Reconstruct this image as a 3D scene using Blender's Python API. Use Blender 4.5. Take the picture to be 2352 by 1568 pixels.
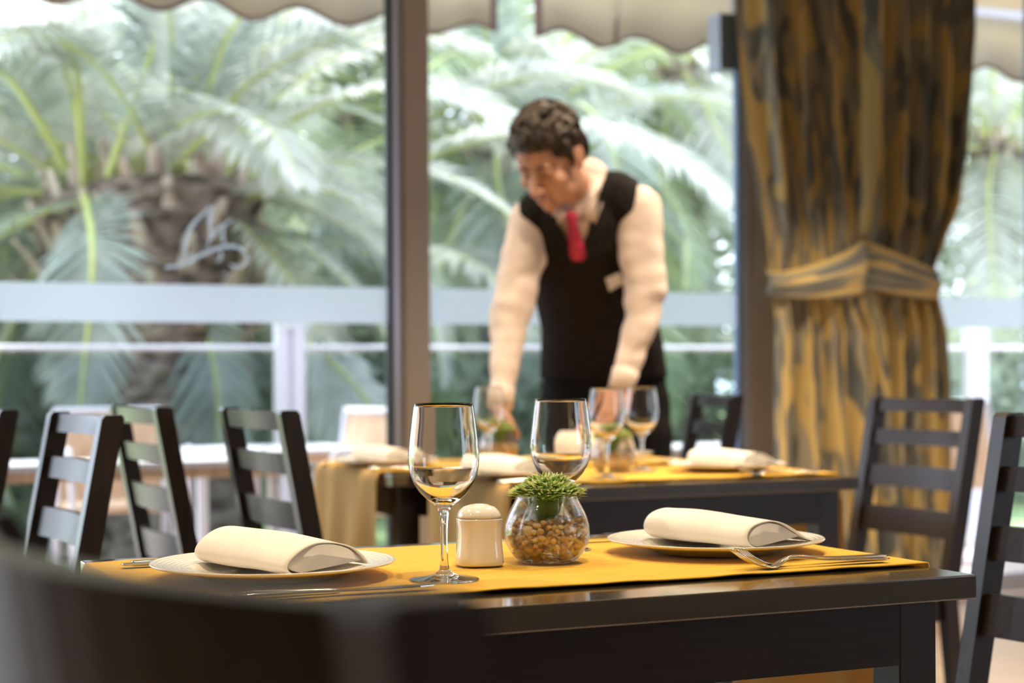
import bpy, bmesh, math, random
from mathutils import Vector, Matrix, noise
from mathutils.bvhtree import BVHTree
for o in list(bpy.data.objects): bpy.data.objects.remove(o)
S = bpy.context.scene
COL = S.collection
PI = math.pi
random.seed(7)

# ------------------------------------------------------------------ camera
TH = math.radians(24.5); SN, CS = math.sin(TH), math.cos(TH)
FP, HOR, CAMH, ROLL = 3920.0, 858.0, 1.0, 0.006
cam = bpy.data.cameras.new('camera'); camo = bpy.data.objects.new('camera', cam); COL.objects.link(camo)
cam.sensor_width = 36; cam.lens = FP/2352*36; cam.shift_y = (HOR-784)/2352
cam.clip_start = .05; cam.clip_end = 200
camo.matrix_world = (Matrix.Translation((0, 0, CAMH)) @ Matrix.Rotation(-TH, 4, 'Z') @
                     Matrix.Rotation(PI/2, 4, 'X') @ Matrix.Rotation(-ROLL, 4, 'Z'))
cam.dof.use_dof = True; cam.dof.focus_distance = 2.1; cam.dof.aperture_fstop = (cam.lens/1000)/.0150
S.camera = camo

# ------------------------------------------------------------------ world, sun, daylight, exposure
S.view_settings.view_transform = 'Standard'; S.view_settings.look = 'None'
S.view_settings.exposure = 0.0; S.view_settings.gamma = 1; S.view_settings.use_curve_mapping = False
wd = bpy.data.worlds.new('sky'); S.world = wd; wd.use_nodes = True
bg = wd.node_tree.nodes['Background']; bg.inputs[0].default_value = (.77, .85, 1, 1); bg.inputs[1].default_value = 5.0
def light(name, kind, loc, energy, color, rot=None, target=None, **kw):
    l = bpy.data.lights.new(name, kind); l.energy = energy; l.color = color
    for k, v in kw.items(): setattr(l, k, v)
    o = bpy.data.objects.new(name, l); o.location = loc; COL.objects.link(o)
    if target is not None: o.rotation_euler = (Vector(target)-Vector(loc)).to_track_quat('-Z', 'Y').to_euler()
    if rot: o.rotation_euler = rot
    return o
light('sun', 'SUN', (0, 12, 12), 6.5, (1, .95, .85), target=(1.0, 9.6, 5.8), angle=.03)
for x_, y_, w_, h_, tx in ((2, 6.3, 9, 2.6, -PI/2), (2, -2.75, 9.5, 1.7, PI/2)):     # portals: guide sampling of the sky through the windows
    pl = light('window_portal', 'AREA', (x_, y_, 1.35 if y_ > 0 else 1.67), 1, (1,1,1), rot=(tx, 0, 0), shape='RECTANGLE', size=w_, size_y=h_); pl.data.cycles.is_portal = True
cy = S.cycles
cy.max_bounces = 12; cy.transparent_max_bounces = 16; cy.transmission_bounces = 10; cy.glossy_bounces = 5; cy.diffuse_bounces = 4
cy.use_denoising = True; cy.caustics_refractive = True; cy.caustics_reflective = False; cy.blur_glossy = .5
cy.sample_clamp_indirect = 6; cy.sample_clamp_direct = 0

# ------------------------------------------------------------------ coordinate helpers
def W(X, D, h): return Vector((D*SN + X*CS, D*CS - X*SN, h))          # camera-right metres, depth, height -> room
def P(px, py, D):                                                      # photo pixel at a depth -> room
    ux = px - ROLL*(py-HOR); uy = py - ROLL*(1176-px)
    return W((ux-1176)/FP*D, D, CAMH+(HOR-uy)/FP*D)
def PY(px, py, Y):                                                     # photo pixel on the plane y = Y
    ux = px - ROLL*(py-HOR); r = (ux-1176)/FP
    return P(px, py, Y/(CS - r*SN))

# ------------------------------------------------------------------ materials
MATS = {}
def mat(name, col=(.5,.5,.5), rough=.5, metal=0., spec=.5, **kw):
    if name in MATS: return MATS[name]
    m = bpy.data.materials.new(name); m.use_nodes = True; MATS[name] = m
    b = m.node_tree.nodes['Principled BSDF']
    b.inputs['Base Color'].default_value = (*col, 1); b.inputs['Roughness'].default_value = rough
    b.inputs['Metallic'].default_value = metal; b.inputs['Specular IOR Level'].default_value = spec
    for k, v in kw.items(): b.inputs[k.replace('_', ' ')].default_value = v
    return m
def nd(m, t, **kw):
    n = m.node_tree.nodes.new(t)
    for k, v in kw.items():
        if k in n.inputs: n.inputs[k].default_value = v
        else: setattr(n, k, v)
    return n
def lk(m, a, b): m.node_tree.links.new(a, b)
def bsdf(m): return m.node_tree.nodes['Principled BSDF']
def tint(m, c1, c2, scale=5., sc=(1,1,1), bump=0., detail=4., lo=.35, hi=.65, coord='Object', distort=0., bdist=.01):
    """noise between two colours (and a bump) on a principled material"""
    tc = nd(m, 'ShaderNodeTexCoord'); mp = nd(m, 'ShaderNodeMapping'); mp.inputs['Scale'].default_value = sc
    nz = nd(m, 'ShaderNodeTexNoise'); nz.inputs['Scale'].default_value = scale; nz.inputs['Detail'].default_value = detail
    nz.inputs['Distortion'].default_value = distort
    cr = nd(m, 'ShaderNodeValToRGB'); e = cr.color_ramp.elements
    e[0].position = lo; e[0].color = (*c1, 1); e[1].position = hi; e[1].color = (*c2, 1)
    lk(m, tc.outputs[coord], mp.inputs[0]); lk(m, mp.outputs[0], nz.inputs['Vector']); lk(m, nz.outputs[0], cr.inputs[0])
    lk(m, cr.outputs[0], bsdf(m).inputs['Base Color'])
    if bump:
        bp = nd(m, 'ShaderNodeBump'); bp.inputs['Strength'].default_value = bump; bp.inputs['Distance'].default_value = bdist
        lk(m, nz.outputs[0], bp.inputs['Height']); lk(m, bp.outputs[0], bsdf(m).inputs['Normal'])
    return m
wood = tint(mat('espresso_wood', rough=.38, spec=.35, Coat_Weight=.2, Coat_Roughness=.22), (.010,.006,.005), (.021,.013,.011), 9, (1, 12, 12), .08, 6, bdist=.002)
woody = tint(mat('espresso_wood_upright', rough=.38, spec=.4, Coat_Weight=.2, Coat_Roughness=.25), (.010,.007,.0065), (.019,.013,.012), 9, (12, 12, 1), .05, 6, bdist=.002)
topwood = tint(mat('espresso_table_top', rough=.2, spec=.7, Coat_Weight=1.0, Coat_Roughness=.10, Coat_IOR=2.3), (.012,.007,.006), (.024,.015,.012), 8, (1, 14, 14), .0, 6, bdist=.001)
runnerm = tint(mat('yellow_cloth', rough=.85, spec=.15, Sheen_Weight=.15), (.68,.40,.035), (.78,.47,.05), 6, (2,18,6), .15, 5, bdist=.004)
hanglitm = tint(mat('yellow_cloth_hanging_lit', rough=.9, spec=.1, Sheen_Weight=.2), (.74,.50,.19), (.80,.56,.23), 6, (18,18,2), .2, 5, bdist=.004)  # same runner cloth, paler: window light painted into its hanging ends
napm = tint(mat('napkin_paper', rough=.8, spec=.2, Subsurface_Weight=0.0), (.80,.765,.70), (.84,.80,.74), 30, (1,1,1), .06, 3, bdist=.001)
chinam = mat('white_china', (.80,.775,.72), .16, 0, .5, Coat_Weight=.5, Coat_Roughness=.05)
steel = mat('cutlery_steel', (.72,.70,.66), .16, 1.)
shirtm = tint(mat('shirt_cotton', rough=.85, spec=.2), (.66,.57,.53), (.72,.63,.59), 12, (1,1,1), .25, 4, bdist=.012)
vestm = tint(mat('vest_knit', rough=.95, spec=.15), (.010,.009,.010), (.018,.016,.017), 60, (1,1,1), .3, 2, bdist=.002)
trousm = mat('trouser_cloth', (.008,.008,.010), .9, 0, .15)
skinm = tint(mat('skin', rough=.5, spec=.35, Subsurface_Weight=.15, Subsurface_Scale=.01), (.44,.235,.165), (.52,.285,.205), 18)
bsdf(skinm).inputs['Subsurface Radius'].default_value = (1, .35, .2)
lipm = mat('lip', (.42,.12,.11), .45); browm = mat('brow', (.03,.017,.01), .8)
hairm = tint(mat('hair', rough=.55, spec=.4), (.005,.003,.002), (.030,.017,.007), 26, (1,1,1.6), .8, 5, bdist=.006)
tiem = tint(mat('crimson_tie', rough=.5, spec=.4), (.30,.005,.03), (.55,.03,.09), 60, (1,1,1), 0, 2)
badgem = mat('badge_plastic', (.85,.85,.95), .3); shoem = mat('shoe_leather', (.01,.01,.01), .3)
cream_wall = tint(mat('wall_plaster', rough=.9, spec=.2), (.50,.42,.33), (.54,.46,.36), 3)
ceilm = mat('ceiling_paint', (.62,.57,.50), .9, 0, .1)
floorm = tint(mat('floor_tile', rough=.35), (.34,.27,.21), (.42,.34,.27), 2.5)
mullm = mat('bronze_mullion', (.38,.32,.27), .45, .1); mullw = mat('pale_aluminium', (.52,.55,.68), .35, .3)
gaskm = mat('black_gasket', (.012,.013,.02), .5); bluem = mat('blue_grey_frame', (.20,.29,.48), .4, .2)
whitem = mat('white_painted_metal', (.72,.73,.80), .4); greym = mat('grey_metal', (.35,.38,.48), .4, .3)
awnm = tint(mat('awning_canvas', rough=.9, spec=.1), (.56,.50,.38), (.63,.57,.44), 2.5, (1,1,1), .3, 3, bdist=.05); trimm = mat('brown_binding', (.16,.10,.08), .8)
for m_, w_ in ((awnm, .35), (hanglitm, .35)):
    b = bsdf(m_); tr = nd(m_, 'ShaderNodeBsdfTranslucent'); tr.inputs[0].default_value = (.80,.58,.28,1) if m_ is hanglitm else (.70,.60,.42,1)
    mx = nd(m_, 'ShaderNodeMixShader'); mx.inputs[0].default_value = w_; out = m_.node_tree.nodes['Material Output']
    lk(m_, b.outputs[0], mx.inputs[1]); lk(m_, tr.outputs[0], mx.inputs[2]); lk(m_, mx.outputs[0], out.inputs[0])
def glassmat(name, ior=1.47, col=(1,1,1)):
    m = bpy.data.materials.new(name); m.use_nodes = True; nt = m.node_tree; nt.nodes.clear()
    g = nd(m, 'ShaderNodeBsdfGlass'); g.inputs['IOR'].default_value = ior; g.inputs['Roughness'].default_value = 0; g.inputs['Color'].default_value = (*col, 1)
    o = nd(m, 'ShaderNodeOutputMaterial'); lk(m, g.outputs[0], o.inputs[0]); return m
glassm = glassmat('clear_glass'); bowlglass = glassmat('bowl_glass')
_t = nd(bowlglass, 'ShaderNodeBsdfTransparent'); _m = nd(bowlglass, 'ShaderNodeMixShader'); _m.inputs[0].default_value = .45
_g = [n for n in bowlglass.node_tree.nodes if n.type == 'BSDF_GLASS'][0]; _o = [n for n in bowlglass.node_tree.nodes if n.type == 'OUTPUT_MATERIAL'][0]
lk(bowlglass, _g.outputs[0], _m.inputs[1]); lk(bowlglass, _t.outputs[0], _m.inputs[2]); lk(bowlglass, _m.outputs[0], _o.inputs[0])
def thinglass(name, tintc=(.97,.99,1), refl=.10, rough=0.0):
    m = bpy.data.materials.new(name); m.use_nodes = True; m.node_tree.nodes.clear()
    t = nd(m, 'ShaderNodeBsdfTransparent'); t.inputs[0].default_value = (*tintc, 1)
    g = nd(m, 'ShaderNodeBsdfGlossy'); g.inputs['Roughness'].default_value = rough
    f = nd(m, 'ShaderNodeFresnel'); f.inputs[0].default_value = 1.16
    mx = nd(m, 'ShaderNodeMixShader'); o = nd(m, 'ShaderNodeOutputMaterial')
    lk(m, f.outputs[0], mx.inputs[0]); lk(m, t.outputs[0], mx.inputs[1]); lk(m, g.outputs[0], mx.inputs[2]); lk(m, mx.outputs[0], o.inputs[0])
    return m
panem = thinglass('window_glass'); railglass = thinglass('railing_glass', (.82,.86,.90))
def frosted(name, alpha, col):
    m = bpy.data.materials.new(name); m.use_nodes = True; m.node_tree.nodes.clear()
    t = nd(m, 'ShaderNodeBsdfTransparent'); tl = nd(m, 'ShaderNodeBsdfTranslucent'); tl.inputs[0].default_value = (*col, 1)
    d = nd(m, 'ShaderNodeBsdfDiffuse'); d.inputs[0].default_value = (*col, 1)
    a = nd(m, 'ShaderNodeMixShader'); a.inputs[0].default_value = .12; lk(m, tl.outputs[0], a.inputs[1]); lk(m, d.outputs[0], a.inputs[2])
    mx = nd(m, 'ShaderNodeMixShader'); mx.inputs[0].default_value = alpha; o = nd(m, 'ShaderNodeOutputMaterial')
    r = nd(m, 'ShaderNodeBsdfRefraction'); r.inputs['Roughness'].default_value = .45; r.inputs['IOR'].default_value = 1.25; r.inputs['Color'].default_value = (.93,.95,1,1)
    m3 = nd(m, 'ShaderNodeMixShader'); m3.inputs[0].default_value = .45; lk(m, a.outputs[0], m3.inputs[2]); lk(m, r.outputs[0], m3.inputs[1])
    lk(m, t.outputs[0], mx.inputs[1]); lk(m, m3.outputs[0], mx.inputs[2]); lk(m, mx.outputs[0], o.inputs[0]); return m
frostm = frosted('frosted_film', .93, (.90,.94,1.0)); etchm = frosted('etched_logo', .6, (.80,.86,.97))
def leafmat(name, c1, c2, trans=.35, rough=.45, scale=3., coord='Object', vary=True):
    m = mat(name, c1, rough, 0, .4); tint(m, c1, c2, scale, (1,1,1), 0, 3, .3, .7, coord)
    b = bsdf(m); tr = nd(m, 'ShaderNodeBsdfTranslucent'); tr.inputs[0].default_value = (*[min(1, x*1.15) for x in c2], 1)
    mx = nd(m, 'ShaderNodeMixShader'); mx.inputs[0].default_value = trans; out = m.node_tree.nodes['Material Output']
    lk(m, b.outputs[0], mx.inputs[1]); lk(m, tr.outputs[0], mx.inputs[2]); lk(m, mx.outputs[0], out.inputs[0]); return m
leafA = leafmat('palm_leaflet_blue', (.22,.27,.23), (.44,.49,.44))
leafB = leafmat('palm_leaflet_green', (.20,.27,.14), (.42,.48,.30))
leafC = leafmat('palm_leaflet_pale', (.42,.45,.40), (.62,.62,.57))
rachm = mat('palm_rachis', (.50,.55,.20), .5)
barkm = tint(mat('palm_bark', rough=.95), (.09,.06,.045), (.40,.31,.25), 7, (1,1,2), 1., 6, .35,.7, bdist=.15)
fibrem = tint(mat('palm_fibre', rough=.95), (.30,.20,.14), (.62,.52,.44), 14, (1,1,.3), .5, 4)
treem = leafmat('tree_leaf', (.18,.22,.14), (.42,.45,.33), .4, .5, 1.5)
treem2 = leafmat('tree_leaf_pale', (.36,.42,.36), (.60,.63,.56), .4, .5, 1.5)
lawnm = tint(mat('lawn_grass', rough=.95), (.26,.36,.13), (.42,.50,.22), 3)
terram = tint(mat('terrace_tile', rough=.5), (.55,.42,.38), (.66,.55,.50), 2)
wickm = tint(mat('wicker', rough=.8), (.55,.36,.22), (.72,.52,.36), 40, (1,1,.2), .4, 3)
succm = leafmat('succulent_leaf', (.14,.27,.05), (.28,.44,.10), .3, .4, 60)
succt = leafmat('succulent_tip', (.52,.64,.22), (.80,.84,.50), .3, .5, 60)

# ------------------------------------------------------------------ mesh helpers
def link(name, bm, m=None, parent=None, smooth=False, weld=False):
    me = bpy.data.meshes.new(name)
    if weld: bmesh.ops.remove_doubles(bm, verts=bm.verts, dist=1e-5)
    bm.to_mesh(me); bm.free()
    o = bpy.data.objects.new(name, me); COL.objects.link(o)
    if m: me.materials.append(m)
    if smooth:
        for p in me.polygons: p.use_smooth = True
    if parent: o.parent = parent
    return o
def tag(o, label, cat, group=None):
    o['label'] = label; o['category'] = cat
    if group: o['group'] = group
    return o
def empty(name, loc=(0,0,0), rz=0):
    o = bpy.data.objects.new(name, None); o.location = loc; o.rotation_euler = (0,0,rz); o.empty_display_size = .1
    COL.objects.link(o); return o
def struct(o): o['kind'] = 'structure'; return o
def kids(o): return [c for c in COL.objects if c.parent == o]
def copytree(o, parent=None):
    c = o.copy(); COL.objects.link(c); c.parent = parent
    for ch in kids(o): copytree(ch, c)
    return c
def box(bm, lo, hi, bev=0, M=None):
    r = bmesh.ops.create_cube(bm, size=1)['verts']
    lo, hi = Vector(lo), Vector(hi)
    for v in r: v.co = Vector((lo[i] + (v.co[i]+.5)*(hi[i]-lo[i]) for i in range(3)))
    if bev:
        es = list({e for v in r for e in v.link_edges})
        g = bmesh.ops.bevel(bm, geom=es, offset=bev, segments=2, affect='EDGES', profile=.6)
        r = list({v for f in g['faces'] for v in f.verts} | {v for v in r if v.is_valid})
    if M is not None:
        for v in r: v.co = M @ v.co
    return r
def boxobj(name, lo, hi, m, parent=None, bev=0.):
    bm = bmesh.new(); box(bm, lo, hi, bev); return link(name, bm, m, parent)
def prism(bm, poly, axis_from, axis_to, mapf):
    """poly [(a,b)] extruded from t0 to t1; mapf(a,b,t)->co"""
    A = [bm.verts.new(mapf(a, b, axis_from)) for a, b in poly]; B = [bm.verts.new(mapf(a, b, axis_to)) for a, b in poly]
    n = len(poly)
    for i in range(n): bm.faces.new((A[i], A[(i+1) % n], B[(i+1) % n], B[i]))
    bm.faces.new(A[::-1]); bm.faces.new(B)
def lathe(bm, prof, n=48, closed=False, super_=0, sx=1, sy=1):
    rings = []
    for r, z in prof:
        ring = []
        if r < 1e-6: ring = [bm.verts.new((0, 0, z))]*n
        else:
            for i in range(n):
                a = 2*PI*i/n; c, s = math.cos(a), math.sin(a)
                k = 1 if not super_ else 1/((abs(c)**super_+abs(s)**super_)**(1/super_))
                ring.append(bm.verts.new((r*c*k*sx, r*s*k*sy, z)))
        rings.append(ring)
    pairs = list(zip(rings, rings[1:])) + ([(rings[-1], rings[0])] if closed else [])
    for A, B in pairs:
        for i in range(n):
            f = [A[i], A[(i+1) % n], B[(i+1) % n], B[i]]
            f = [v for k, v in enumerate(f) if v not in f[:k]]
            if len(f) > 2:
                try: bm.faces.new(f)
                except ValueError: pass
    return rings
def spline(pts, n=6):
    pts = [Vector(p) for p in pts]; out = []
    for i in range(len(pts)-1):
        p0, p1, p2, p3 = pts[max(i-1,0)], pts[i], pts[i+1], pts[min(i+2,len(pts)-1)]
        for k in range(n):
            t = k/n
            out.append(.5*((2*p1)+(p2-p0)*t+(2*p0-5*p1+4*p2-p3)*t*t+(3*p1-p0-3*p2+p3)*t**3))
    out.append(pts[-1]); return out
def loft(bm, pts, rads, side=None, n=16, caps=True):
    """ellipse sections (a along side, b across) along pts, rounded caps"""
    pts = [Vector(p) for p in pts]; rads = [(r, r) if not isinstance(r, tuple) else r for r in rads]
    rings = []
    d0 = (pts[1]-pts[0]).normalized(); d1 = (pts[-1]-pts[-2]).normalized()
    seq = [(pts[i], rads[i], (pts[min(i+1,len(pts)-1)]-pts[max(i-1,0)]).normalized()) for i in range(len(pts))]
    if caps:
        pre = [(pts[0]-d0*min(rads[0])*math.sin(t), (rads[0][0]*math.cos(t), rads[0][1]*math.cos(t)), d0) for t in (1.35, 1.0, .5)]
        post = [(pts[-1]+d1*min(rads[-1])*math.sin(t), (rads[-1][0]*math.cos(t), rads[-1][1]*math.cos(t)), d1) for t in (.5, 1.0, 1.35)]
        seq = pre + seq + post
    for p, (a, b), d in seq:
        s = Vector(side) if side is not None else (Vector((1,0,0)) if abs(d.x) < .8 else Vector((0,0,1)))
        s = (s - d*s.dot(d)).normalized(); u = d.cross(s)
        rings.append([bm.verts.new(p + s*(a*math.cos(2*PI*i/n)) + u*(b*math.sin(2*PI*i/n))) for i in range(n)])
    for A, B in zip(rings, rings[1:]):
        for i in range(n): bm.faces.new((A[i], A[(i+1) % n], B[(i+1) % n], B[i]))
    bm.faces.new(rings[0][::-1]); bm.faces.new(rings[-1])
def ell(bm, c, r, M=None, seg=20):
    g = bmesh.ops.create_uvsphere(bm, u_segments=seg, v_segments=seg//2+2, radius=1)['verts']
    for v in g:
        v.co = Vector((v.co.x*r[0], v.co.y*r[1], v.co.z*r[2])) + Vector(c)
        if M is not None: v.co = M @ v.co
def remesh(name, bm, vox, m, parent=None, smooth=3, sub=0):
    me = bpy.data.meshes.new('tmp'); bm.to_mesh(me); bm.free(); t = bpy.data.objects.new('tmp', me); COL.objects.link(t)
    r = t.modifiers.new('r', 'REMESH'); r.mode = 'VOXEL'; r.voxel_size = vox; r.use_smooth_shade = True
    if smooth:
        s = t.modifiers.new('s', 'SMOOTH'); s.iterations = smooth; s.factor = .5
    bpy.context.view_layer.update(); dg = bpy.context.evaluated_depsgraph_get()
    nm = bpy.data.meshes.new_from_object(t.evaluated_get(dg)); nm.name = name
    bpy.data.objects.remove(t); bpy.data.meshes.remove(me)
    nm.materials.clear()
    if m: nm.materials.append(m)
    for p in nm.polygons: p.use_smooth = True
    o = bpy.data.objects.new(name, nm); COL.objects.link(o)
    if parent: o.parent = parent
    return o

# ================================================================== SETTING
YW = 6.0
struct(boxobj('floor', (-3.1, -2.6, -.1), (7.2, YW+.1, 0), floorm))
struct(boxobj('ceiling', (-3.1, -2.6, 2.8), (7.2, YW+.1, 2.9), ceilm))
bm = bmesh.new()
box(bm, (-3.1, -2.7, 0), (7.2, -2.6, .85)); box(bm, (-3.1, -2.7, 2.5), (7.2, -2.6, 2.8))
for x, w_ in ((-3.1, 7.8), (6.9, .3)): box(bm, (x, -2.7, .85), (x+w_, -2.6, 2.5))
struct(link('wall_back', bm, cream_wall))
for k, x in enumerate((4.7,)):
    w = empty('window_%d' % (k+6)); struct(w); boxobj('pane', (x, -2.653, .85), (x+2.2, -2.647, 2.5), panem, w)  # unseen window behind the camera, added for cool fill daylight
struct(boxobj('wall_right', (7.2, -2.6, 0), (7.3, YW+.1, 2.8), cream_wall))
bm = bmesh.new()
box(bm, (-3.2, -2.6, 0), (-3.1, YW+.1, 2.8))
struct(link('wall_left', bm, cream_wall))
# window wall: bronze mullions with a pale sash profile and black gasket
MX = [2.284-1.534*2-.06, 2.284-1.534-.06, 2.284, 3.818, 5.352, 6.886]
for i, x in enumerate(MX):
    t = empty('window_mullion', (x, YW, 0)); struct(t)
    boxobj('face_profile', (0, -.03, 0), (.10, .05, 2.8), mullm, t)
    boxobj('sash_profile', (-.034, 0, .02), (0, .05, 2.8), mullw, t)
    boxobj('gasket', (-.052, .01, .02), (-.034, .045, 2.8), gaskm if i < 3 else bluem, t)
    t.name = 'trim_%d' % (i+1)
for i in range(len(MX)-1):
    a, b = MX[i]+.10, MX[i+1]-.052
    w = empty('window_%d' % (i+1), (0, 0, 0)); struct(w)
    boxobj('pane', (a, YW+.022, .08), (b, YW+.028, 2.72), panem, w)
    bm = bmesh.new(); box(bm, (a, YW-.005, .02), (b, YW+.05, .10), .004); box(bm, (a, YW-.005, 2.72), (b, YW+.05, 2.8), .004)
    link('frame', bm, mullw, w)
    boxobj('frosted_band', (a, YW+.0185, 1.190), (b, YW+.0215, 1.325), frostm, w)
    if i == 1:   # etched swirl on the glass
        strokes = [([(330,1000),(350,800),(405,600),(500,450),(620,330),(750,190)], .0075), ([(860,160),(775,280),(755,450),(775,650),(730,860)], .0065),
                   ([(790,720),(880,590),(980,510),(1130,420)], .006), ([(1000,800),(985,650),(1010,520)], .006),
                   ([(0,1215),(190,1200),(380,1140),(600,1020),(800,930),(1000,870),(1180,860),(1320,920),(1400,1040),(1370,1170),(1240,1215),(1110,1170)], .0065),
                   ([(950,950),(950,1060),(890,1130)], .005), ([(1000,1330),(1040,1330)], .005), ([(200,1110),(350,1040),(520,980)], .004)]
        bm = bmesh.new()
        for pts, hw in strokes:
            q = [PY(380+x/7.467, 450+y/7.467, YW+.0175) for x, y in pts]
            q = spline(q, 6); prev = None
            for k, p in enumerate(q):
                d = (q[min(k+1, len(q)-1)]-q[max(k-1, 0)]).normalized(); s = Vector((-d.z, 0, d.x))
                ww = hw*(.55+.45*math.sin(PI*min(1, .15+k/len(q))))
                cur = (bm.verts.new(p+s*ww), bm.verts.new(p-s*ww), bm.verts.new(p-s*ww+Vector((0,.0035,0))), bm.verts.new(p+s*ww+Vector((0,.0035,0))))
                if prev:
                    for j in range(4): bm.faces.new((prev[j], prev[(j+1)%4], cur[(j+1)%4], cur[j]))
                prev = cur
        link('etched_swirl', bm, etchm, w)
# small lilac box fixed by the frame
bxp = PY(1658, 100, YW+.09)
tag(boxobj('junction_box', (bxp.x-.045, YW+.03, bxp.z-.12), (bxp.x+.055, YW+.13, bxp.z+.115), greym, None, .006), 'small blue-grey box mounted high on the window frame beside the curtain', 'wall box')

# ---- ceiling downlights (warm)
for i, (x, y, e) in enumerate([(.75,1.35,34),(.1,2.75,24),(1.9,2.5,34),(1.55,3.5,26),(2.5,3.6,34),(1.3,4.6,26),(2.7,4.6,30),(3.6,4.3,85),(-.7,1.2,20),(.3,-.4,20),(3.3,1.6,26),(4.5,4.2,22)]):
    t = empty('ceiling_downlight', (x, y, 2.8)); tag(t, 'round recessed warm ceiling downlight', 'ceiling light', 'recessed ceiling downlights')
    bm = bmesh.new(); lathe(bm, [(.045,0),(.06,0),(.062,-.006),(.045,-.008)], 24, True); link('bezel', bm, whitem, t)
    light('downlight_lamp', 'SPOT', (x, y, 2.77), e*3.4, (1, .77, .51), target=(x, y, 0), spot_size=math.radians(105), spot_blend=.7, shadow_soft_size=.035)

# ================================================================== FURNITURE
def make_chair(rail_low=.893):
    """backrest plane along local Y, occupant faces local +X, origin on the floor under the seat centre"""
    t = empty('dining_chair')
    hw = .20; xb = -.20        # back bottom position at seat
    lean = math.tan(math.radians(10.5))
    def bx(h):                 # x of the back face at height h
        return xb - max(0, h-.44)*lean - max(0, .44-h)*.10
    for s in (-1, 1):
        bm = bmesh.new(); hs = [0, .2, .44, .6, .75, .925, .932]
        y0, y1 = (s*hw-.016, s*hw+.016)
        prev = None
        for k, h in enumerate(hs):
            d = .040 if k < 6 else .030; off = 0 if k < 6 else .005
            c = [bm.verts.new((bx(h)-off, y0, h)), bm.verts.new((bx(h)-off-d, y0, h)), bm.verts.new((bx(h)-off-d, y1, h)), bm.verts.new((bx(h)-off, y1, h))]
            if prev:
                for j in range(4): bm.faces.new((prev[j], prev[(j+1)%4], c[(j+1)%4], c[j]))
            else: bm.faces.new(c[::-1])
            prev = c
        bm.faces.new(prev); bmesh.ops.recalc_face_normals(bm, faces=bm.faces)
        link('back_post', bm, woody, t)
        bm = bmesh.new(); box(bm, (.17, s*(hw-.005)-.017, 0), (.205, s*(hw-.005)+.017, .435), .002); link('leg', bm, woody, t)
        bm = bmesh.new(); box(bm, (-.20, s*(hw-.01)-.010, .375), (.18, s*(hw-.01)+.010, .43), .002); link('side_rail', bm, wood, t)
        bm = bmesh.new(); box(bm, (-.20, s*(hw-.01)-.009, .16), (.18, s*(hw-.01)+.009, .19), .002); link('stretcher', bm, wood, t)
    def slat(name, h0, h1, thick=.016, bow=.018):
        bm = bmesh.new(); n = 12; prev = None
        for k in range(n+1):
            u = -1+2*k/n; y = u*(hw-.010); b = bow*(1-u*u)
            c = []
            for h, dx in ((h0, -.010), (h1, -.010), (h1, -.010-thick), (h0, -.010-thick)):
                c.append(bm.verts.new((bx(h)+dx-b, y, h)))
            if prev:
                for j in range(4): bm.faces.new((prev[j], prev[(j+1)%4], c[(j+1)%4], c[j]))
            else: bm.faces.new(c)
            prev = c
        bm.faces.new(prev[::-1]); bmesh.ops.recalc_face_normals(bm, faces=bm.faces); link(name, bm, wood, t)
    slat('top_rail', rail_low, .928, .022, .018 if rail_low > .85 else .045); slat('slat', .806, .846); slat('slat', .695, .75); slat('slat', .575, .642)
    bm = bmesh.new(); box(bm, (-.215, -.205, .435), (.215, .205, .462), .008); link('seat', bm, wood, t)
    bm = bmesh.new(); box(bm, (.175, -.19, .375), (.195, .19, .43), .002); link('front_rail', bm, wood, t)
    return t
chair0 = make_chair(); used = []
def place_chair(x_top, yc, rz, label, group=None):
    """x_top: where the top of the back stands; rz: 0 = faces +x, pi = faces -x"""
    o = chair0 if not used else (make_chair(.80) if 'bottom left' in label else copytree(chair0))
    used.append(o); dx = .20+.49*math.tan(math.radians(10.5))+.02
    o.location = (x_top + dx*math.cos(rz), yc + dx*math.sin(rz), 0); o.rotation_euler = (0, 0, rz)
    return tag(o, label, 'chair', group)
GL = 'dark ladder-back dining chairs'
place_chair(1.895, 2.0, PI, 'dark ladder-back chair at the right end of the front table, cut by the picture edge', GL)
place_chair(.965, 3.37, math.radians(1), 'dark ladder-back chair facing right, nearest to the hanging yellow cloth', GL)
place_chair(.845, 3.92, math.radians(2), 'dark ladder-back chair facing right, whose back touches the blue-lit chair back', GL)
place_chair(.588, 3.20, PI+math.radians(3), 'dark ladder-back chair facing left, its slats lit blue by daylight', GL)
place_chair(.505, 3.85, PI+math.radians(3), 'dark ladder-back chair at the left picture edge, only one post showing', GL)
place_chair(2.845, 3.63, PI, 'dark ladder-back chair at the right end of the rear table, in front of the curtain', GL)
place_chair(2.80, 4.60, PI+math.radians(-14), 'dark ladder-back chair by the window mullion, left of the curtain', GL)
# blurred chair right before the camera
g = place_chair(0, 0, 0, 'large blurred dark chair back close in front, cutting the bottom left corner', GL)
npst = W(-.004, .498, 0); fpst = W(-.30, .895, 0); bd = (fpst-npst); bd.z = 0
ang = math.atan2(bd.y, bd.x) - PI/2; mid = (npst+fpst)/2; dx = .31
g.rotation_euler = (0, 0, ang); g.location = (mid.x+dx*math.cos(ang), mid.y+dx*math.sin(ang), 0)

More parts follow.
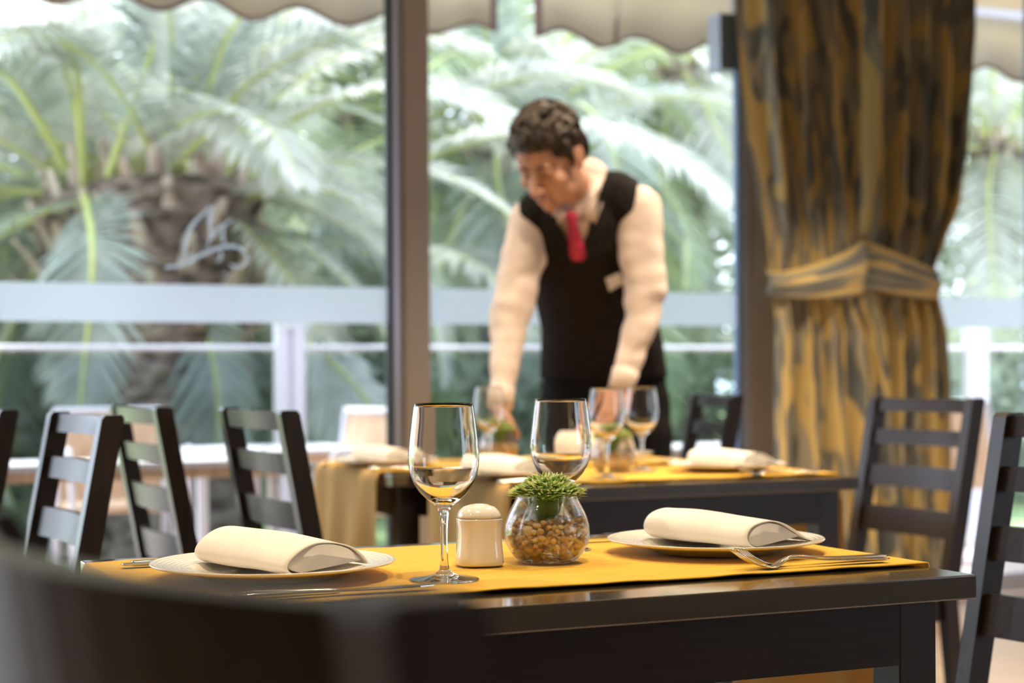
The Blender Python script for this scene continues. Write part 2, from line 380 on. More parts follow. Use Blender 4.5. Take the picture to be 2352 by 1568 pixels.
def make_table(name, x0, x1, y0, y1):
    cx, cy_ = (x0+x1)/2, (y0+y1)/2; t = empty(name, (cx, cy_, 0)); a, b = (x1-x0)/2, (y1-y0)/2
    boxobj('table_top', (-a, -b, .720), (a, b, .750), topwood, t, .0022)
    L = .055; ins = .035
    for sx in (-1, 1):
        for sy in (-1, 1):
            X0 = sx*(a-ins); Y0 = sy*(b-ins)
            boxobj('leg', (min(X0, X0-sx*L), min(Y0, Y0-sy*L), 0), (max(X0, X0-sx*L), max(Y0, Y0-sy*L), .7198), woody, t, .002)
        boxobj('apron', (sx*(a-ins-.008)-.01, -b+ins+L, .640), (sx*(a-ins-.008)+.01, b-ins-L, .7198), wood, t)
        boxobj('apron', (-a+ins+L, sx*(b-ins-.010)-.01, .640), (a-ins-L, sx*(b-ins-.010)+.01, .7198), wood, t)
    return t
tag(make_table('dining_table', .426, 1.388, 1.672, 2.352), 'dark wooden dining table in front, set for two on a yellow runner', 'table', 'dark dining tables')
tag(make_table('dining_table', 1.575, 2.430, 3.345, 3.995), 'dark wooden middle table, between the front one and the man\'s', 'table', 'dark dining tables')
tag(make_table('dining_table', 1.490, 2.430, 4.000, 4.680), 'dark wooden table the man leans over, farther of the two', 'table', 'dark dining tables')

def runner(x0, x1, y0, y1, left, right, label, seed):
    """one cloth across the table; left/right: hanging lengths. profile runs over the table ends."""
    rnd = random.Random(seed); prof = []    # (x, z, hang)
    z = .7535
    if left:
        for k in range(14): prof.append((x0-.010, z-.004-left*(1-k/14), 1-k/14))
        prof.append((x0-.007, z, 0))
    n = 60
    for k in range(n+1): prof.append((x0-.003+(x1-x0+.006)*k/n, z, 0))
    if right:
        prof.append((x1+.007, z, 0))
        for k in range(1, 15): prof.append((x1+.010, z-.004-right*k/14, k/14))
    bm = bmesh.new(); m = 34; rows = []
    for (x, zz, h) in prof:
        row = []
        for j in range(m+1):
            y = y0+(y1-y0)*j/m
            nz = noise.noise(Vector((x*5+seed, y*7, seed)))
            if h == 0:
                e = .0016*max(0, nz) ; edge = min(j, m-j)
                co = (x, y + (.003*noise.noise(Vector((x*9, seed, j > m/2))) if edge == 0 else 0), zz+e+(.0012*max(0, math.sin(x*40+seed)) if edge == 0 else 0))
            else:
                s = -1 if x < (x0+x1)/2 else 1
                co = (x + s*(.004+h*(.014+.016*math.sin(y*34+seed)+.02*nz)), y+h*.012*math.sin(y*17+seed), zz)
            row.append(bm.verts.new(co))
        rows.append(row)
    for A, B in zip(rows, rows[1:]):
        for j in range(m): bm.faces.new((A[j], A[j+1], B[j+1], B[j]))
    bmesh.ops.recalc_face_normals(bm, faces=bm.faces)
    o = link('table_runner', bm, runnerm, None, True)
    o.data.materials.append(hanglitm)
    for p in o.data.polygons:
        if p.center.z < .745: p.material_index = 1
    sd = o.modifiers.new('thick', 'SOLIDIFY'); sd.thickness = .0022; sd.offset = 0
    return tag(o, label, 'table runner', 'yellow table runners')
runner(.426, 1.388, 1.774, 2.275, .22, .24, 'golden yellow runner under the sharp plates and glass bowl of the front table', 1)
runner(1.575, 2.430, 3.44, 3.93, .24, .23, 'golden yellow runner on the middle table, under the blurred pebble bowl', 2)
runner(1.490, 2.430, 4.07, 4.57, .22, .22, 'golden yellow runner on the far table, hanging left of the bare table leg', 3)
TZ = .7565

# ---- tableware prototypes
def make_plate():
    t = empty('dinner_plate')
    bm = bmesh.new()
    prof = [(0,.0045),(.060,.0045),(.084,.0055),(.094,.010),(.101,.0140)]
    for k in range(7):
        r = .104+.0058*k; z = .0150+.00115*k
        prof += [(r, z), (r+.0016, z+.0009), (r+.0032, z+.0002)]
    prof += [(.1452,.0232),(.1470,.0242),(.1480,.0228),(.1464,.0208),(.125,.0150),(.104,.0095),(.088,.0020),(.084,0),(.078,0),(.076,.0018),(0,.0018)]
    prof = [(a, b*.80) for a, b in prof]; lathe(bm, prof, 72); bmesh.ops.recalc_face_normals(bm, faces=bm.faces); link('dish', bm, chinam, t, True)
    return t
def make_napkin(fat=1.0, seed=0, taper=1):
    """soft folded roll, axis along Y, open ends, teardrop section tapering to +X"""
    t = empty('folded_napkin')
    N = 40; L = .205
    sec = [(.074,.004),(.04,.001),(0,.0),(-.030,.002),(-.045,.011),(-.049,.024),(-.041,.038),(-.025,.047),(-.002,.050),(.018,.044),(.038,.031),(.058,.016),(.076,.0068)] if taper else \
          [(.060,.005),(.035,.001),(0,.0),(-.035,.001),(-.050,.008),(-.054,.018),(-.046,.030),(-.028,.040),(-.006,.045),(.020,.043),(.042,.034),(.056,.021),(.063,.012),(.0632,.0075)]
    pts = spline([Vector((a, 0, b)) for a, b in sec], 5)
    bm = bmesh.new(); rows = []
    for k in range(25):
        v = k/24; y = -L/2+L*v; row = []
        for q in pts:
            sc = fat*(1+.10*math.sin(v*PI*.9)+.12*v); 
            skew = .012*(v-.5)
            nz = .0016*noise.noise(Vector((q.x*20, y*12, seed+q.z*20)))
            row.append(bm.verts.new((q.x*(1+.03*math.sin(v*5+seed))+skew, y+.006*(q.z/.05)*math.sin(q.x*30+seed), q.z*sc+nz)))
        rows.append(row)
    for A, B in zip(rows, rows[1:]):
        for j in range(len(A)-1): bm.faces.new((A[j], A[j+1], B[j+1], B[j]))
    bmesh.ops.recalc_face_normals(bm, faces=bm.faces)
    o = link('outer_fold', bm, napm, t, True); sd = o.modifiers.new('s', 'SOLIDIFY'); sd.thickness = .0016; sd.offset = 0
    # inner turned-in layer
    bm = bmesh.new(); rows = []
    ins = spline([Vector((a*.90+.001, 0, b*.86+.0033)) for a, b in sec[3:-1]], 5)
    for k in range(13):
        v = k/12; y = -L/2+.004+(L-.008)*v
        rows.append([bm.verts.new((q.x+.012*(v-.5), y, q.z*fat*(1+.10*math.sin(v*PI*.9)+.12*v))) for q in ins])
    for A, B in zip(rows, rows[1:]):
        for j in range(len(A)): bm.faces.new((A[j], A[(j+1) % len(A)], B[(j+1) % len(A)], B[j]))
    for R_, sg in ((rows[0], -1), (rows[-1], 1)):
        c = sum((v.co for v in R_), Vector())/len(R_); m_ = bm.verts.new(c+Vector((.01, -sg*.014, 0)))
        for j in range(len(R_)): bm.faces.new((R_[j], R_[(j+1) % len(R_)], m_))
    bmesh.ops.recalc_face_normals(bm, faces=bm.faces)
    o = link('inner_fold', bm, napm, t, True)
    return t
def make_wineglass():
    t = empty('wine_glass'); bm = bmesh.new()
    out = [(.0402,.0),(.0410,.0008),(.0408,.0018),(.030,.0034),(.018,.0056),(.010,.0090),(.0064,.0140),(.0048,.022),(.0042,.036),(.0042,.050),(.0046,.066),(.0058,.078),(.0085,.0860),(.0130,.0905),
           (.0210,.0970),(.0295,.1055),(.0365,.1170),(.0408,.1300),(.0424,.1430),(.0420,.1560),(.0402,.1730),(.0378,.1930),(.0354,.2100)]
    inn = [(.0347,.2104),(.0369,.1930),(.0393,.1730),(.0411,.1560),(.0415,.1430),(.0399,.1300),(.0355,.1180),(.0280,.1080),(.0195,.1010),(.0110,.0965),(.005,.0948),(0,.0945)]
    po = [Vector((a,0,b)) for a, b in out]; pi = [Vector((a,0,b)) for a, b in inn]
    so = spline(po[:], 3); si = spline(pi[:], 3)
    prof = [(0,.0015),(.030,.0008)] + [(max(v.x,0), v.z) for v in so] + [(max(v.x, 0) if i < len(si)-1 else 0, v.z) for i, v in enumerate(si)]
    lathe(bm, prof, 64); bmesh.ops.recalc_face_normals(bm, faces=bm.faces); link('glass_body', bm, glassm, t, True)
    return t
def make_fork():
    t = empty('fork'); bm = bmesh.new()
    # along +X handle, tines at -X, z profile with the neck low and the tips raised
    prof = [(.118,.0035),(.08,.0040),(.03,.0055),(.0,.0085),(-.022,.0105),(-.036,.0080),(-.046,.0030),(-.056,.0012),(-.068,.0030)]
    wid = [.0095,.0085,.0050,.0032,.0030,.0040,.0085,.0115,.0122]
    pr = spline([Vector((a,0,b)) for a, b in prof], 5); wi = spline([Vector((a,0,0)) for a in wid], 5)
    prev = None
    for p, w in zip(pr, wi):
        c = [bm.verts.new((p.x, -w.x, p.z+.0012)), bm.verts.new((p.x, w.x, p.z+.0012)), bm.verts.new((p.x, w.x, p.z-.0008)), bm.verts.new((p.x, -w.x, p.z-.0008))]
        if prev:
            for j in range(4): bm.faces.new((prev[j], prev[(j+1)%4], c[(j+1)%4], c[j]))
        else: bm.faces.new(c)
        prev = c
    bm.faces.new(prev)
    for k in range(4):
        y = -.0100+.00667*k
        tp = [(-.066,.0029),(-.078,.0065),(-.092,.0135),(-.104,.0215),(-.108,.0245)]
        prev = None
        for i, (x, z) in enumerate(tp):
            w = .0018*(1-i*.14)
            c = [bm.verts.new((x, y-w, z+.0009)), bm.verts.new((x, y+w, z+.0009)), bm.verts.new((x, y+w, z-.0009)), bm.verts.new((x, y-w, z-.0009))]
            if prev:
                for j in range(4): bm.faces.new((prev[j], prev[(j+1)%4], c[(j+1)%4], c[j]))
            prev = c
        bm.faces.new(prev)
    bmesh.ops.recalc_face_normals(bm, faces=bm.faces); link('fork_body', bm, steel, t, True); return t
def make_knife():
    t = empty('table_knife'); bm = bmesh.new()
    loft(bm, [(-.112,0,.0045),(-.09,0,.0050),(-.04,0,.0046),(-.006,0,.0040),(.004,0,.0040)], [(.0085,.0042),(.0095,.0048),(.0075,.0040),(.0060,.0034),(.0055,.003)], (0,1,0), 12)
    link('handle', bm, steel, t, True)
    bm = bmesh.new(); prof = [(0,-.005,.006),(.03,-.008,.009),(.07,-.0085,.0095),(.10,-.006,.0085),(.118,-.001,.005),(.124,.002,.003)]
    prev = None
    for x, a, b in prof:
        c = [bm.verts.new((x,a,.0050)), bm.verts.new((x,b,.0050)), bm.verts.new((x,b,.0030)), bm.verts.new((x,a,.0036))]
        if prev:
            for j in range(4): bm.faces.new((prev[j], prev[(j+1)%4], c[(j+1)%4], c[j]))
        else: bm.faces.new(c)
        prev = c
    bm.faces.new(prev); bmesh.ops.recalc_face_normals(bm, faces=bm.faces); link('blade', bm, steel, t); return t
PR = {}
def put(kind, maker, loc, rz, label, cat, group, *a):
    key = (kind,)+a
    if key in PR: o = copytree(PR[key])
    else: o = maker(*a); PR[key] = o
    o.location = loc; o.rotation_euler = (0, 0, rz); return tag(o, label, cat, group)
rows = [('front', .594, 1.217, 2.005, 'on the front table'), ('mid', 1.640, 2.245, 3.640, 'on the middle table'), ('far', 1.575, 2.235, 4.300, 'on the far table')]
for rk, xl, xr, y, where in rows:
    for s, x in ((1, xl), (-1, xr)):
        side = 'left' if s == 1 else 'right'
        put('plate', make_plate, (x, y, TZ), 0, f'white china plate at the {side} place {where}', 'plate', 'dinner plates')
        if rk == 'front' and s == 1:
            put('nap', make_napkin, (x+.002, y-.004, TZ+.0115), math.radians(20), f'cream folded napkin roll on the {side} plate {where}', 'napkin', 'folded napkins', .80, 1, 0)
        elif rk == 'far' and s == -1:
            put('nap', make_napkin, (x-.02, y+.01, TZ+.0125), math.radians(38), 'cream napkin the man is folding, on the plate under his hand', 'napkin', 'folded napkins', 1.25, 3, 0)
        else:
            put('nap', make_napkin, (x+(.008 if s == -1 else .01), y, TZ+.0115), math.radians(15 if s == -1 else 12), f'cream folded napkin roll on the {side} plate {where}', 'napkin', 'folded napkins', .70, 2, 1)
        # glass, forks and knives; each diner has the glass ahead to the knife side
        gx, gy = x+s*.174, y-s*.122
        if rk == 'mid': gx += .03*s if s == 1 else 0
        if rk == 'far' and s == 1: gx, gy = 1.845, 4.20
        if not (rk == 'far' and s == -1): put('glass', make_wineglass, (gx, gy, TZ-.0015), random.random()*6, f'clear stemmed wine glass of the {side} place {where}', 'wine glass', 'wine glasses')
        rz = 0 if s == 1 else PI
        put('knife', make_knife, (x+s*.01, y-s*.200, TZ), rz+math.radians(-1.5), f'steel table knife beside the {side} plate {where}', 'knife', 'table knives')
        for q in range(2):
            put('fork', make_fork, (x+(.012 if s == -1 else -.01)+q*s*-.018, y+s*(.203-q*.022)+(.0), TZ), rz+PI+(math.radians(2 if q else -1)), f'steel fork, {"outer" if q == 0 else "inner"} one of the pair at the {side} plate {where}', 'fork', 'forks')

# ---- salt shaker
t = empty('salt_shaker', (.864, 2.0, TZ)); tag(t, 'white ceramic shaker with domed top between wine glass and pebble bowl', 'salt shaker')
bm = bmesh.new()
prof = [(0,.0005),(.024,.0),(.0295,.0012),(.0305,.004),(.0300,.012),(.0285,.025),(.0275,.040),(.0277,.050),(.0285,.0575),(.0288,.0590),(.0280,.0600)]
lathe(bm, prof, 56, False, 2.9); bmesh.ops.recalc_face_normals(bm, faces=bm.faces); link('shaker_body', bm, chinam, t, True)
bm = bmesh.new(); lathe(bm, [(.0255,.0598),(.0278,.0606),(.0272,.0645),(.0245,.0695),(.0195,.0740),(.0120,.0768),(.005,.0779),(0,.0781)], 56, False, 2.7)
bmesh.ops.recalc_face_normals(bm, faces=bm.faces); link('domed_top', bm, chinam, t, True)
t.rotation_euler = (0, 0, math.radians(-12))

# ---- glass bowls with pebbles and green rosette
def bowl_r(z):   # outer radius of the fishbowl
    pr = [(0,.036),(.004,.0405),(.012,.0480),(.024,.0540),(.036,.0560),(.048,.0550),(.060,.0512),(.070,.0462),(.079,.0412),(.085,.0390),(.088,.0392)]
    for (a, ra), (b, rb) in zip(pr, pr[1:]):
        if a <= z <= b: return ra+(rb-ra)*(z-a)/(b-a)
    return .036
def make_bowl(name):
    t = empty(name); bm = bmesh.new(); zs = [0,.002,.005,.010,.016,.024,.032,.040,.048,.056,.064,.072,.079,.085,.088]
    prof = [(0,.001),(.030,.0)] + [(bowl_r(z) if z else .036, z) for z in zs] + [(bowl_r(z)-.0022, z) for z in zs[:2:-1]] + [(.034,.0058),(0,.0050)]
    lathe(bm, prof, 64); bmesh.ops.recalc_face_normals(bm, faces=bm.faces); link('glass_body', bm, bowlglass, t, True)
    return t
pebm = []
for i, c in enumerate([(.58,.40,.19), (.64,.47,.25), (.45,.30,.15), (.52,.43,.29), (.72,.56,.33), (.38,.30,.21)]):
    pebm.append(tint(mat('pebble_%d' % i, c, .42, 0, .4), tuple(x*1.1 for x in c), tuple(min(.9,x*1.4) for x in c), 120))
def pebble_mesh(rnd):
    bm = bmesh.new(); bmesh.ops.create_icosphere(bm, subdivisions=2, radius=1); o = rnd.random()*50
    for v in bm.verts: v.co *= 1+.22*noise.noise(v.co*1.1+Vector((o, 0, 0)))
    me = bpy.data.meshes.new('pebble'); bm.to_mesh(me); bm.free()
    for p in me.polygons: p.use_smooth = True
    return me
rp = random.Random(5)
pmesh = []
for i in range(18):
    me = pebble_mesh(rp); me.materials.append(pebm[i % 6]); pmesh.append(me)
def pack(n, top, rnd, seeds=4000):
    """pebble centres in an outer shell plus a surface layer, with simple spacing"""
    pts = []
    for _ in range(seeds*14):
        r = rnd.choice([.0034, .0042, .0050, .0058, .0046, .0072])
        z = .0075+rnd.random()*(top-.0075); R = bowl_r(z)-.0035-r
        surf = z > top-.010
        d = R*math.sqrt(rnd.random()) if surf else R-abs(rnd.gauss(0, .0022))
        if R <= 0 or d < 0: continue
        a = rnd.random()*2*PI
        p = Vector((d*math.cos(a), d*math.sin(a), z))
        if all((p-q).length > (r+s)*.86 for q, s in pts):
            pts.append((p, r))
            if len(pts) >= n: break
    return pts
bx0 = (.960, 2.0, TZ)
fb = make_bowl('glass_bowl'); fb.location = bx0; tag(fb, 'round clear glass bowl of pebbles in sharp focus on the front table', 'glass bowl', 'glass bowls')
for p, r in pack(285, .055, rp):
    me = rp.choice(pmesh); o = bpy.data.objects.new('pebble', me); COL.objects.link(o)
    o.location = Vector(bx0)+p; s = r
    o.scale = (s*rp.uniform(1.0, 1.22), s*rp.uniform(.95, 1.1), s*rp.uniform(.72, .95)); o.rotation_euler = (rp.uniform(-.5,.5), rp.uniform(-.5,.5), rp.random()*6)
    tag(o, 'small smooth brown pebble in the sharply focused glass bowl', 'pebble', 'pebbles in the front glass bowl')
def make_rosette(name):
    """broad leaves tucked in the bowl mouth below a crest of many small fringed leaves"""
    t = empty(name); bm = bmesh.new(); r = random.Random(3)
    def leaf(bm, base, d, L, w, up=.3, n=5):
        d = Vector(d).normalized(); s = d.cross(Vector((0,0,1)))
        s = s.normalized() if s.length > .05 else Vector((1,0,0)); nrm = s.cross(d); prev = None
        for k in range(n+1):
            u = k/n; ww = w*math.sin(PI*min(.97, .12+.86*u))**.8; c = base+d*L*u+nrm*(-up*L*u*u)
            cur = (bm.verts.new(c-s*ww+nrm*ww*.3), bm.verts.new(c), bm.verts.new(c+s*ww+nrm*ww*.3))
            if prev: bm.faces.new((prev[0], prev[1], cur[1], cur[0])); bm.faces.new((prev[1], prev[2], cur[2], cur[1]))
            prev = cur
    for k in range(16):
        a = k*2.4; ring = k/16
        leaf(bm, Vector((.006*math.cos(a), .006*math.sin(a), .047)), (math.cos(a)*(.35+.5*ring), math.sin(a)*(.35+.5*ring), 1), .034+.014*r.random(), .012, -.25)
    o = link('broad_leaves', bm, succm, t, True); sd = o.modifiers.new('s', 'SOLIDIFY'); sd.thickness = .0009
    for nm, mm, cnt, rr, ln in (('fringe_leaves', succm, 620, .043, .014), ('pale_tips', succt, 620, .047, .010)):
        bm = bmesh.new()
        for k in range(cnt):
            a = r.random()*2*PI; q = math.sqrt(r.random())
            # crest: lumpy mound, higher in the middle
            zc = .088+.021*(1-q**2.5)*(.72+.28*math.sin(a*3+q*4))+r.uniform(-.003,.003)
            base = Vector((q*rr*.95*math.cos(a), q*rr*.95*math.sin(a), zc-(.005 if nm == 'fringe_leaves' else .001)))
            d = (math.cos(a)*(.2+q)+r.uniform(-.5,.5), math.sin(a)*(.2+q)+r.uniform(-.5,.5), .9-.4*q+r.uniform(-.2,.2))
            leaf(bm, base, d, ln*r.uniform(.6,1.2), .0017 if nm == 'pale_tips' else .0028, .2, 2)
        o = link(nm, bm, mm, t, True); o['kind'] = 'stuff'
    bm = bmesh.new(); loft(bm, [(0,0,.05),(0,0,.070),(0,0,.088)], [.008,.012,.010], None, 14); link('core', bm, succm, t, True)
    return t
ros = make_rosette('succulent_plant'); ros.location = bx0; tag(ros, 'green fringed succulent growing out of the sharply focused glass bowl', 'plant', 'succulents in glass bowls')
for (x, y, lab) in ((1.965, 3.72, 'between two wine glasses'), (1.945, 4.36, 'below the hand on the left')):
    b = copytree(fb); b.location = (x, y, TZ); tag(b, 'blurred round glass bowl of pebbles '+lab, 'glass bowl', 'glass bowls')
    bm = bmesh.new(); rr = random.Random(9)
    for p, r in pack(210, .05, rr, 900):
        M = Matrix.Translation(p) @ Matrix.Rotation(rr.random()*6, 4, 'Z') @ Matrix.Diagonal((r*1.12, r, r*.85, 1))
        bmesh.ops.create_icosphere(bm, subdivisions=1, radius=1, matrix=M)
    o = link('pebbles', bm, pebm[0], None, True); o.location = (x, y, TZ); o['kind'] = 'stuff'
    for k in range(1, 6): o.data.materials.append(pebm[k])
    for k, f in enumerate(o.data.polygons): f.material_index = (k//80) % 6
    tag(o, 'brown pebbles filling the blurred glass bowl '+lab, 'pebbles')
    c = copytree(ros); c.location = (x, y, TZ); tag(c, 'blurred green succulent in the bowl '+lab, 'plant', 'succulents in glass bowls')

# ================================================================== CURTAINS
curt = mat('curtain_fabric', rough=.8, spec=.2, Sheen_Weight=.2)
def build_curt(m):
    uv = nd(m, 'ShaderNodeUVMap')
    # long broken brush strokes in gold and grey-beige on slate
    def stroke(sc, dist, off):
        mp = nd(m, 'ShaderNodeMapping'); mp.inputs['Scale'].default_value = sc; mp.inputs['Location'].default_value = (off, off*2, 0)
        nz = nd(m, 'ShaderNodeTexNoise'); nz.inputs['Scale'].default_value = 1; nz.inputs['Detail'].default_value = 1.2; nz.inputs['Distortion'].default_value = dist
        lk(m, uv.outputs[0], mp.inputs[0]); lk(m, mp.outputs[0], nz.inputs['Vector']); return nz.outputs[0]
    def ramp(src, p0, c0, p1, c1):
        cr = nd(m, 'ShaderNodeValToRGB'); e = cr.color_ramp.elements; e[0].position = p0; e[0].color = (*c0, 1); e[1].position = p1; e[1].color = (*c1, 1)
        lk(m, src, cr.inputs[0]); return cr.outputs[0]
    base = ramp(stroke((20, 3.0, 1), .8, 3), .44, (.15,.17,.18), .58, (.42,.39,.31))
    gold = ramp(stroke((15, 2.8, 1), 1.0, 11), .50, (0,0,0), .56, (1,1,1))
    mx = nd(m, 'ShaderNodeMix', data_type='RGBA'); mx.inputs[7].default_value = (.68,.51,.21,1)
    lk(m, gold, mx.inputs[0]); lk(m, base, mx.inputs[6]); lk(m, mx.outputs[2], bsdf(m).inputs['Base Color'])
build_curt(curt)
b_ = bsdf(curt); tr_ = nd(curt, 'ShaderNodeBsdfTranslucent'); mx_ = nd(curt, 'ShaderNodeMixShader'); mx_.inputs[0].default_value = .12
lk(curt, b_.inputs['Base Color'].links[0].from_socket, tr_.inputs[0]); lk(curt, b_.outputs[0], mx_.inputs[1]); lk(curt, tr_.outputs[0], mx_.inputs[2])
lk(curt, mx_.outputs[0], curt.node_tree.nodes['Material Output'].inputs[0])
def interp(tab, v):
    for (a, *va), (b, *vb) in zip(tab, tab[1:]):
        if a <= v <= b:
            t = (v-a)/(b-a); t = t*t*(3-2*t); return [p+(q-p)*t for p, q in zip(va, vb)]
    return tab[-1][1:] if v > tab[-1][0] else tab[0][1:]
def curtain_panel(name, Yp, edges, folds, tie, label, seed, cloth=1.05):
    """edges: (py, px_left, px_right) read at plane Yp"""
    t = empty(name); tab = []
    for py, a, b in edges:
        A, B = PY(a, py, Yp), PY(b, py, Yp); tab.append(((A.z+B.z)/2, A.x, B.x))
    tab = sorted(tab); tab = [(.02, tab[0][1]-.0, tab[0][2]+.02)] + tab + [(2.66, tab[-1][1]-.02, tab[-1][2]+.02)]
    bm = bmesh.new(); uvl = bm.loops.layers.uv.new('UVMap'); nu, nv = 150, 110; rows = []
    for j in range(nv+1):
        h = .02+2.64*j/nv; xl, xr = interp(tab, h); dt = abs(h-tie); amp = .085-.060*math.exp(-(dt/.18)**2); row = []
        if h < tie: amp *= .95
        for i in range(nu+1):
            u = i/nu; ph = u*folds*2*PI + .7*math.sin(h*1.7+seed) + 1.3*noise.noise(Vector((u*3, h*.8, seed)))
            d = amp*(math.sin(ph)+.35*math.sin(2*ph+seed+h*1.3))
            bulge = .05*math.sin(PI*u)*math.exp(-(dt/.3)**2)
            x = xl+(xr-xl)*u + .25*amp*math.sin(ph*1.0+1.2)*(1 if .05 < u < .95 else 0)
            row.append((bm.verts.new((x, Yp-d-bulge, h)), u*cloth*1.0, h))
        rows.append(row)
    for A, B in zip(rows, rows[1:]):
        for i in range(nu):
            q = (A[i], A[i+1], B[i+1], B[i]); f = bm.faces.new([k[0] for k in q]); f.smooth = True
            for l, k in zip(f.loops, q): l[uvl].uv = (k[1], k[2])
    o = link('drape', bm, curt, t, True); sd = o.modifiers.new('s', 'SOLIDIFY'); sd.thickness = .003
    # tieback band, wraps round the gathered cloth
    xl, xr = interp(tab, tie); bm = bmesh.new(); uvl = bm.loops.layers.uv.new('UVMap'); N = 64; rows = []
    cx, w = (xl+xr)/2, (xr-xl)/2+.012
    for i in range(N+1):
        a = 2*PI*i/N; row = []
        for j in range(11):
            v = j/10-.5; pin = .85+.35*math.cos(a)*(1 if seed == 1 else -.7)
            rise = .045*math.cos(a)*(1 if seed == 1 else -1) - .03*math.sin(a)
            row.append((bm.verts.new((cx+w*math.cos(a), Yp-.012-.105*math.sin(a)*(1 if math.sin(a) > 0 else .8)-.008*math.cos(v*2.6*PI)-.012*math.cos(v*PI), tie+rise+v*.185*pin)), v*.30+i/N*.1, i/N*.75))
        rows.append(row)
    for A, B in zip(rows, rows[1:]):
        for i in range(10):
            q = (A[i], A[i+1], B[i+1], B[i]); f = bm.faces.new([k[0] for k in q]); f.smooth = True
            for l, k in zip(f.loops, q): l[uvl].uv = (k[1], k[2])
    o = link('tieback', bm, curt, t, True); sd = o.modifiers.new('s', 'SOLIDIFY'); sd.thickness = .004
    return tag(t, label, 'curtain', 'patterned tied curtains')
zt = PY(1870, 625, 5.66).z
curtain_panel('curtain', 5.66, [(-20,1700,1985),(150,1712,1988),(300,1728,1984),(450,1745,1978),(560,1764,1972),(620,1767,1970),(690,1774,1980),(780,1776,2005),(900,1776,2022),(1150,1778,2040)], 4.0, zt, 'gold and slate patterned curtain with bright tieback, hanging next to the window mullion', 1, 1.15)
zt = PY(2060, 625, 5.80).z
curtain_panel('curtain', 5.80, [(-20,1975,2212),(150,1972,2203),(300,1970,2190),(450,1968,2172),(560,1968,2150),(620,1966,2140),(690,1970,2142),(780,1985,2148),(900,1995,2156),(1150,2000,2165)], 4.5, zt, 'darker gold and slate patterned curtain on the right, half behind the brighter one', 2, .95)
bm = bmesh.new(); loft(bm, [(3.4,5.74,2.70),(5.2,5.74,2.70)], [.014,.014], None, 12); o = link('curtain_rail', bm, greym, None, True); tag(o, 'slim curtain rail carrying the patterned curtains', 'curtain rail')

# ================================================================== OUTSIDE
struct(boxobj('terrace_floor', (-4, YW+.1, -.12), (10, 8.6, 0), terram))
struct(boxobj('lawn_ground', (-14, 8.6, -.5), (30, 40, -.1), lawnm))
# awning: sloping canvas with scalloped valance
def awning(x0, x1, first_low, label):
    t = empty('awning', (0, 0, 0)); n = int((x1-x0)/.02); per = .4075
    bm = bmesh.new(); top = []; low = []
    for k in range(n+1):
        x = x0+(x1-x0)*k/n; s = .5+.5*math.cos((x-first_low)/per*2*PI); yy = 7.0+.02*math.sin(x*7)+.012*math.sin(x*17)
        zb = 2.570-.066*s
        top.append(bm.verts.new((x, 7.0, 2.86))); low.append(bm.verts.new((x, yy, zb)))
    for k in range(n): bm.faces.new((top[k], top[k+1], low[k+1], low[k]))
    o = link('valance', bm, awnm, t, True); o.modifiers.new('s', 'SOLIDIFY').thickness = .004
    bm = bmesh.new(); prev = None
    for k in range(n+1):
        x = x0+(x1-x0)*k/n; s = .5+.5*math.cos((x-first_low)/per*2*PI); yy = 7.0+.02*math.sin(x*7)+.012*math.sin(x*17); zb = 2.570-.066*s
        c = [bm.verts.new((x, yy-.005, zb-.006)), bm.verts.new((x, yy+.005, zb-.006)), bm.verts.new((x, yy+.005, zb+.010)), bm.verts.new((x, yy-.005, zb+.010))]
        if prev:
            for j in range(4): bm.faces.new((prev[j], prev[(j+1)%4], c[(j+1)%4], c[j]))
        else: bm.faces.new(c)
        prev = c
    bm.faces.new(prev); link('edge_binding', bm, trimm, t)
    k = x0
    for xx in [x0+.006, x1-.006]+[first_low+per*(q+.22) for q in range(-12, 14, 2) if x0+.1 < first_low+per*(q+.22) < x1-.1]:
        s = .5+.5*math.cos((xx-first_low)/per*2*PI)
        w = .016 if abs(xx-x0) < .01 or abs(xx-x1) < .01 else .008
        boxobj('seam_binding', (xx-w, 6.985+.02*math.sin(xx*7)+.01, 2.572-.066*s), (xx+w, 7.005+.02*math.sin(xx*7)+.012, 2.86), trimm, t)
    bm = bmesh.new(); q = [bm.verts.new(v) for v in ((x0,7.0,2.86),(x1,7.0,2.86),(x1,6.12,3.25),(x0,6.12,3.25))]; bm.faces.new(q)
    o = link('canopy', bm, awnm, t); o.modifiers.new('s', 'SOLIDIFY').thickness = .006
    bm = bmesh.new(); loft(bm, [(x0,7.0,2.85),(x1,7.0,2.85)], [.03,.03], None, 12); link('front_bar', bm, whitem, t, True)
    return tag(t, label, 'awning', 'scalloped awnings')
awning(-2.5, 3.12, 2.413, 'cream scalloped awning outside the left window, ending behind the gap')
awning(3.318, 8.5, 3.652, 'cream scalloped awning outside, right of the gap and behind the curtain')
# railing of the terrace
YR = 8.1
rt = empty('terrace_railing', (0, YR, 0)); tag(rt, 'terrace railing with white posts and tinted glass outside the windows', 'railing')
bm = bmesh.new(); loft(bm, [(-2,0,1.135),(9.5,0,1.135)], [(.012,.018)]*2, (0,0,1), 10); link('hand_rail', bm, whitem, rt, True)
posts = [PY(665, 850, YR).x, PY(2240, 850, YR).x]; gap = (posts[1]-posts[0])/2
px_ = [posts[0]-gap, posts[0], posts[0]+gap, posts[1], posts[1]+gap]
for k, x in enumerate(px_):
    bm = bmesh.new()
    if k != 2:
        box(bm, (x-.072, -.03, 0), (x-.012, .03, 1.24), .004); box(bm, (x+.012, -.03, 0), (x+.072, .03, 1.24), .004); box(bm, (x-.02, -.008, 0), (x+.02, .008, 1.22)); box(bm, (x-.075, -.034, 1.225), (x+.075, .034, 1.25), .004)
        link('post', bm, whitem, rt)
    else: bm.free()
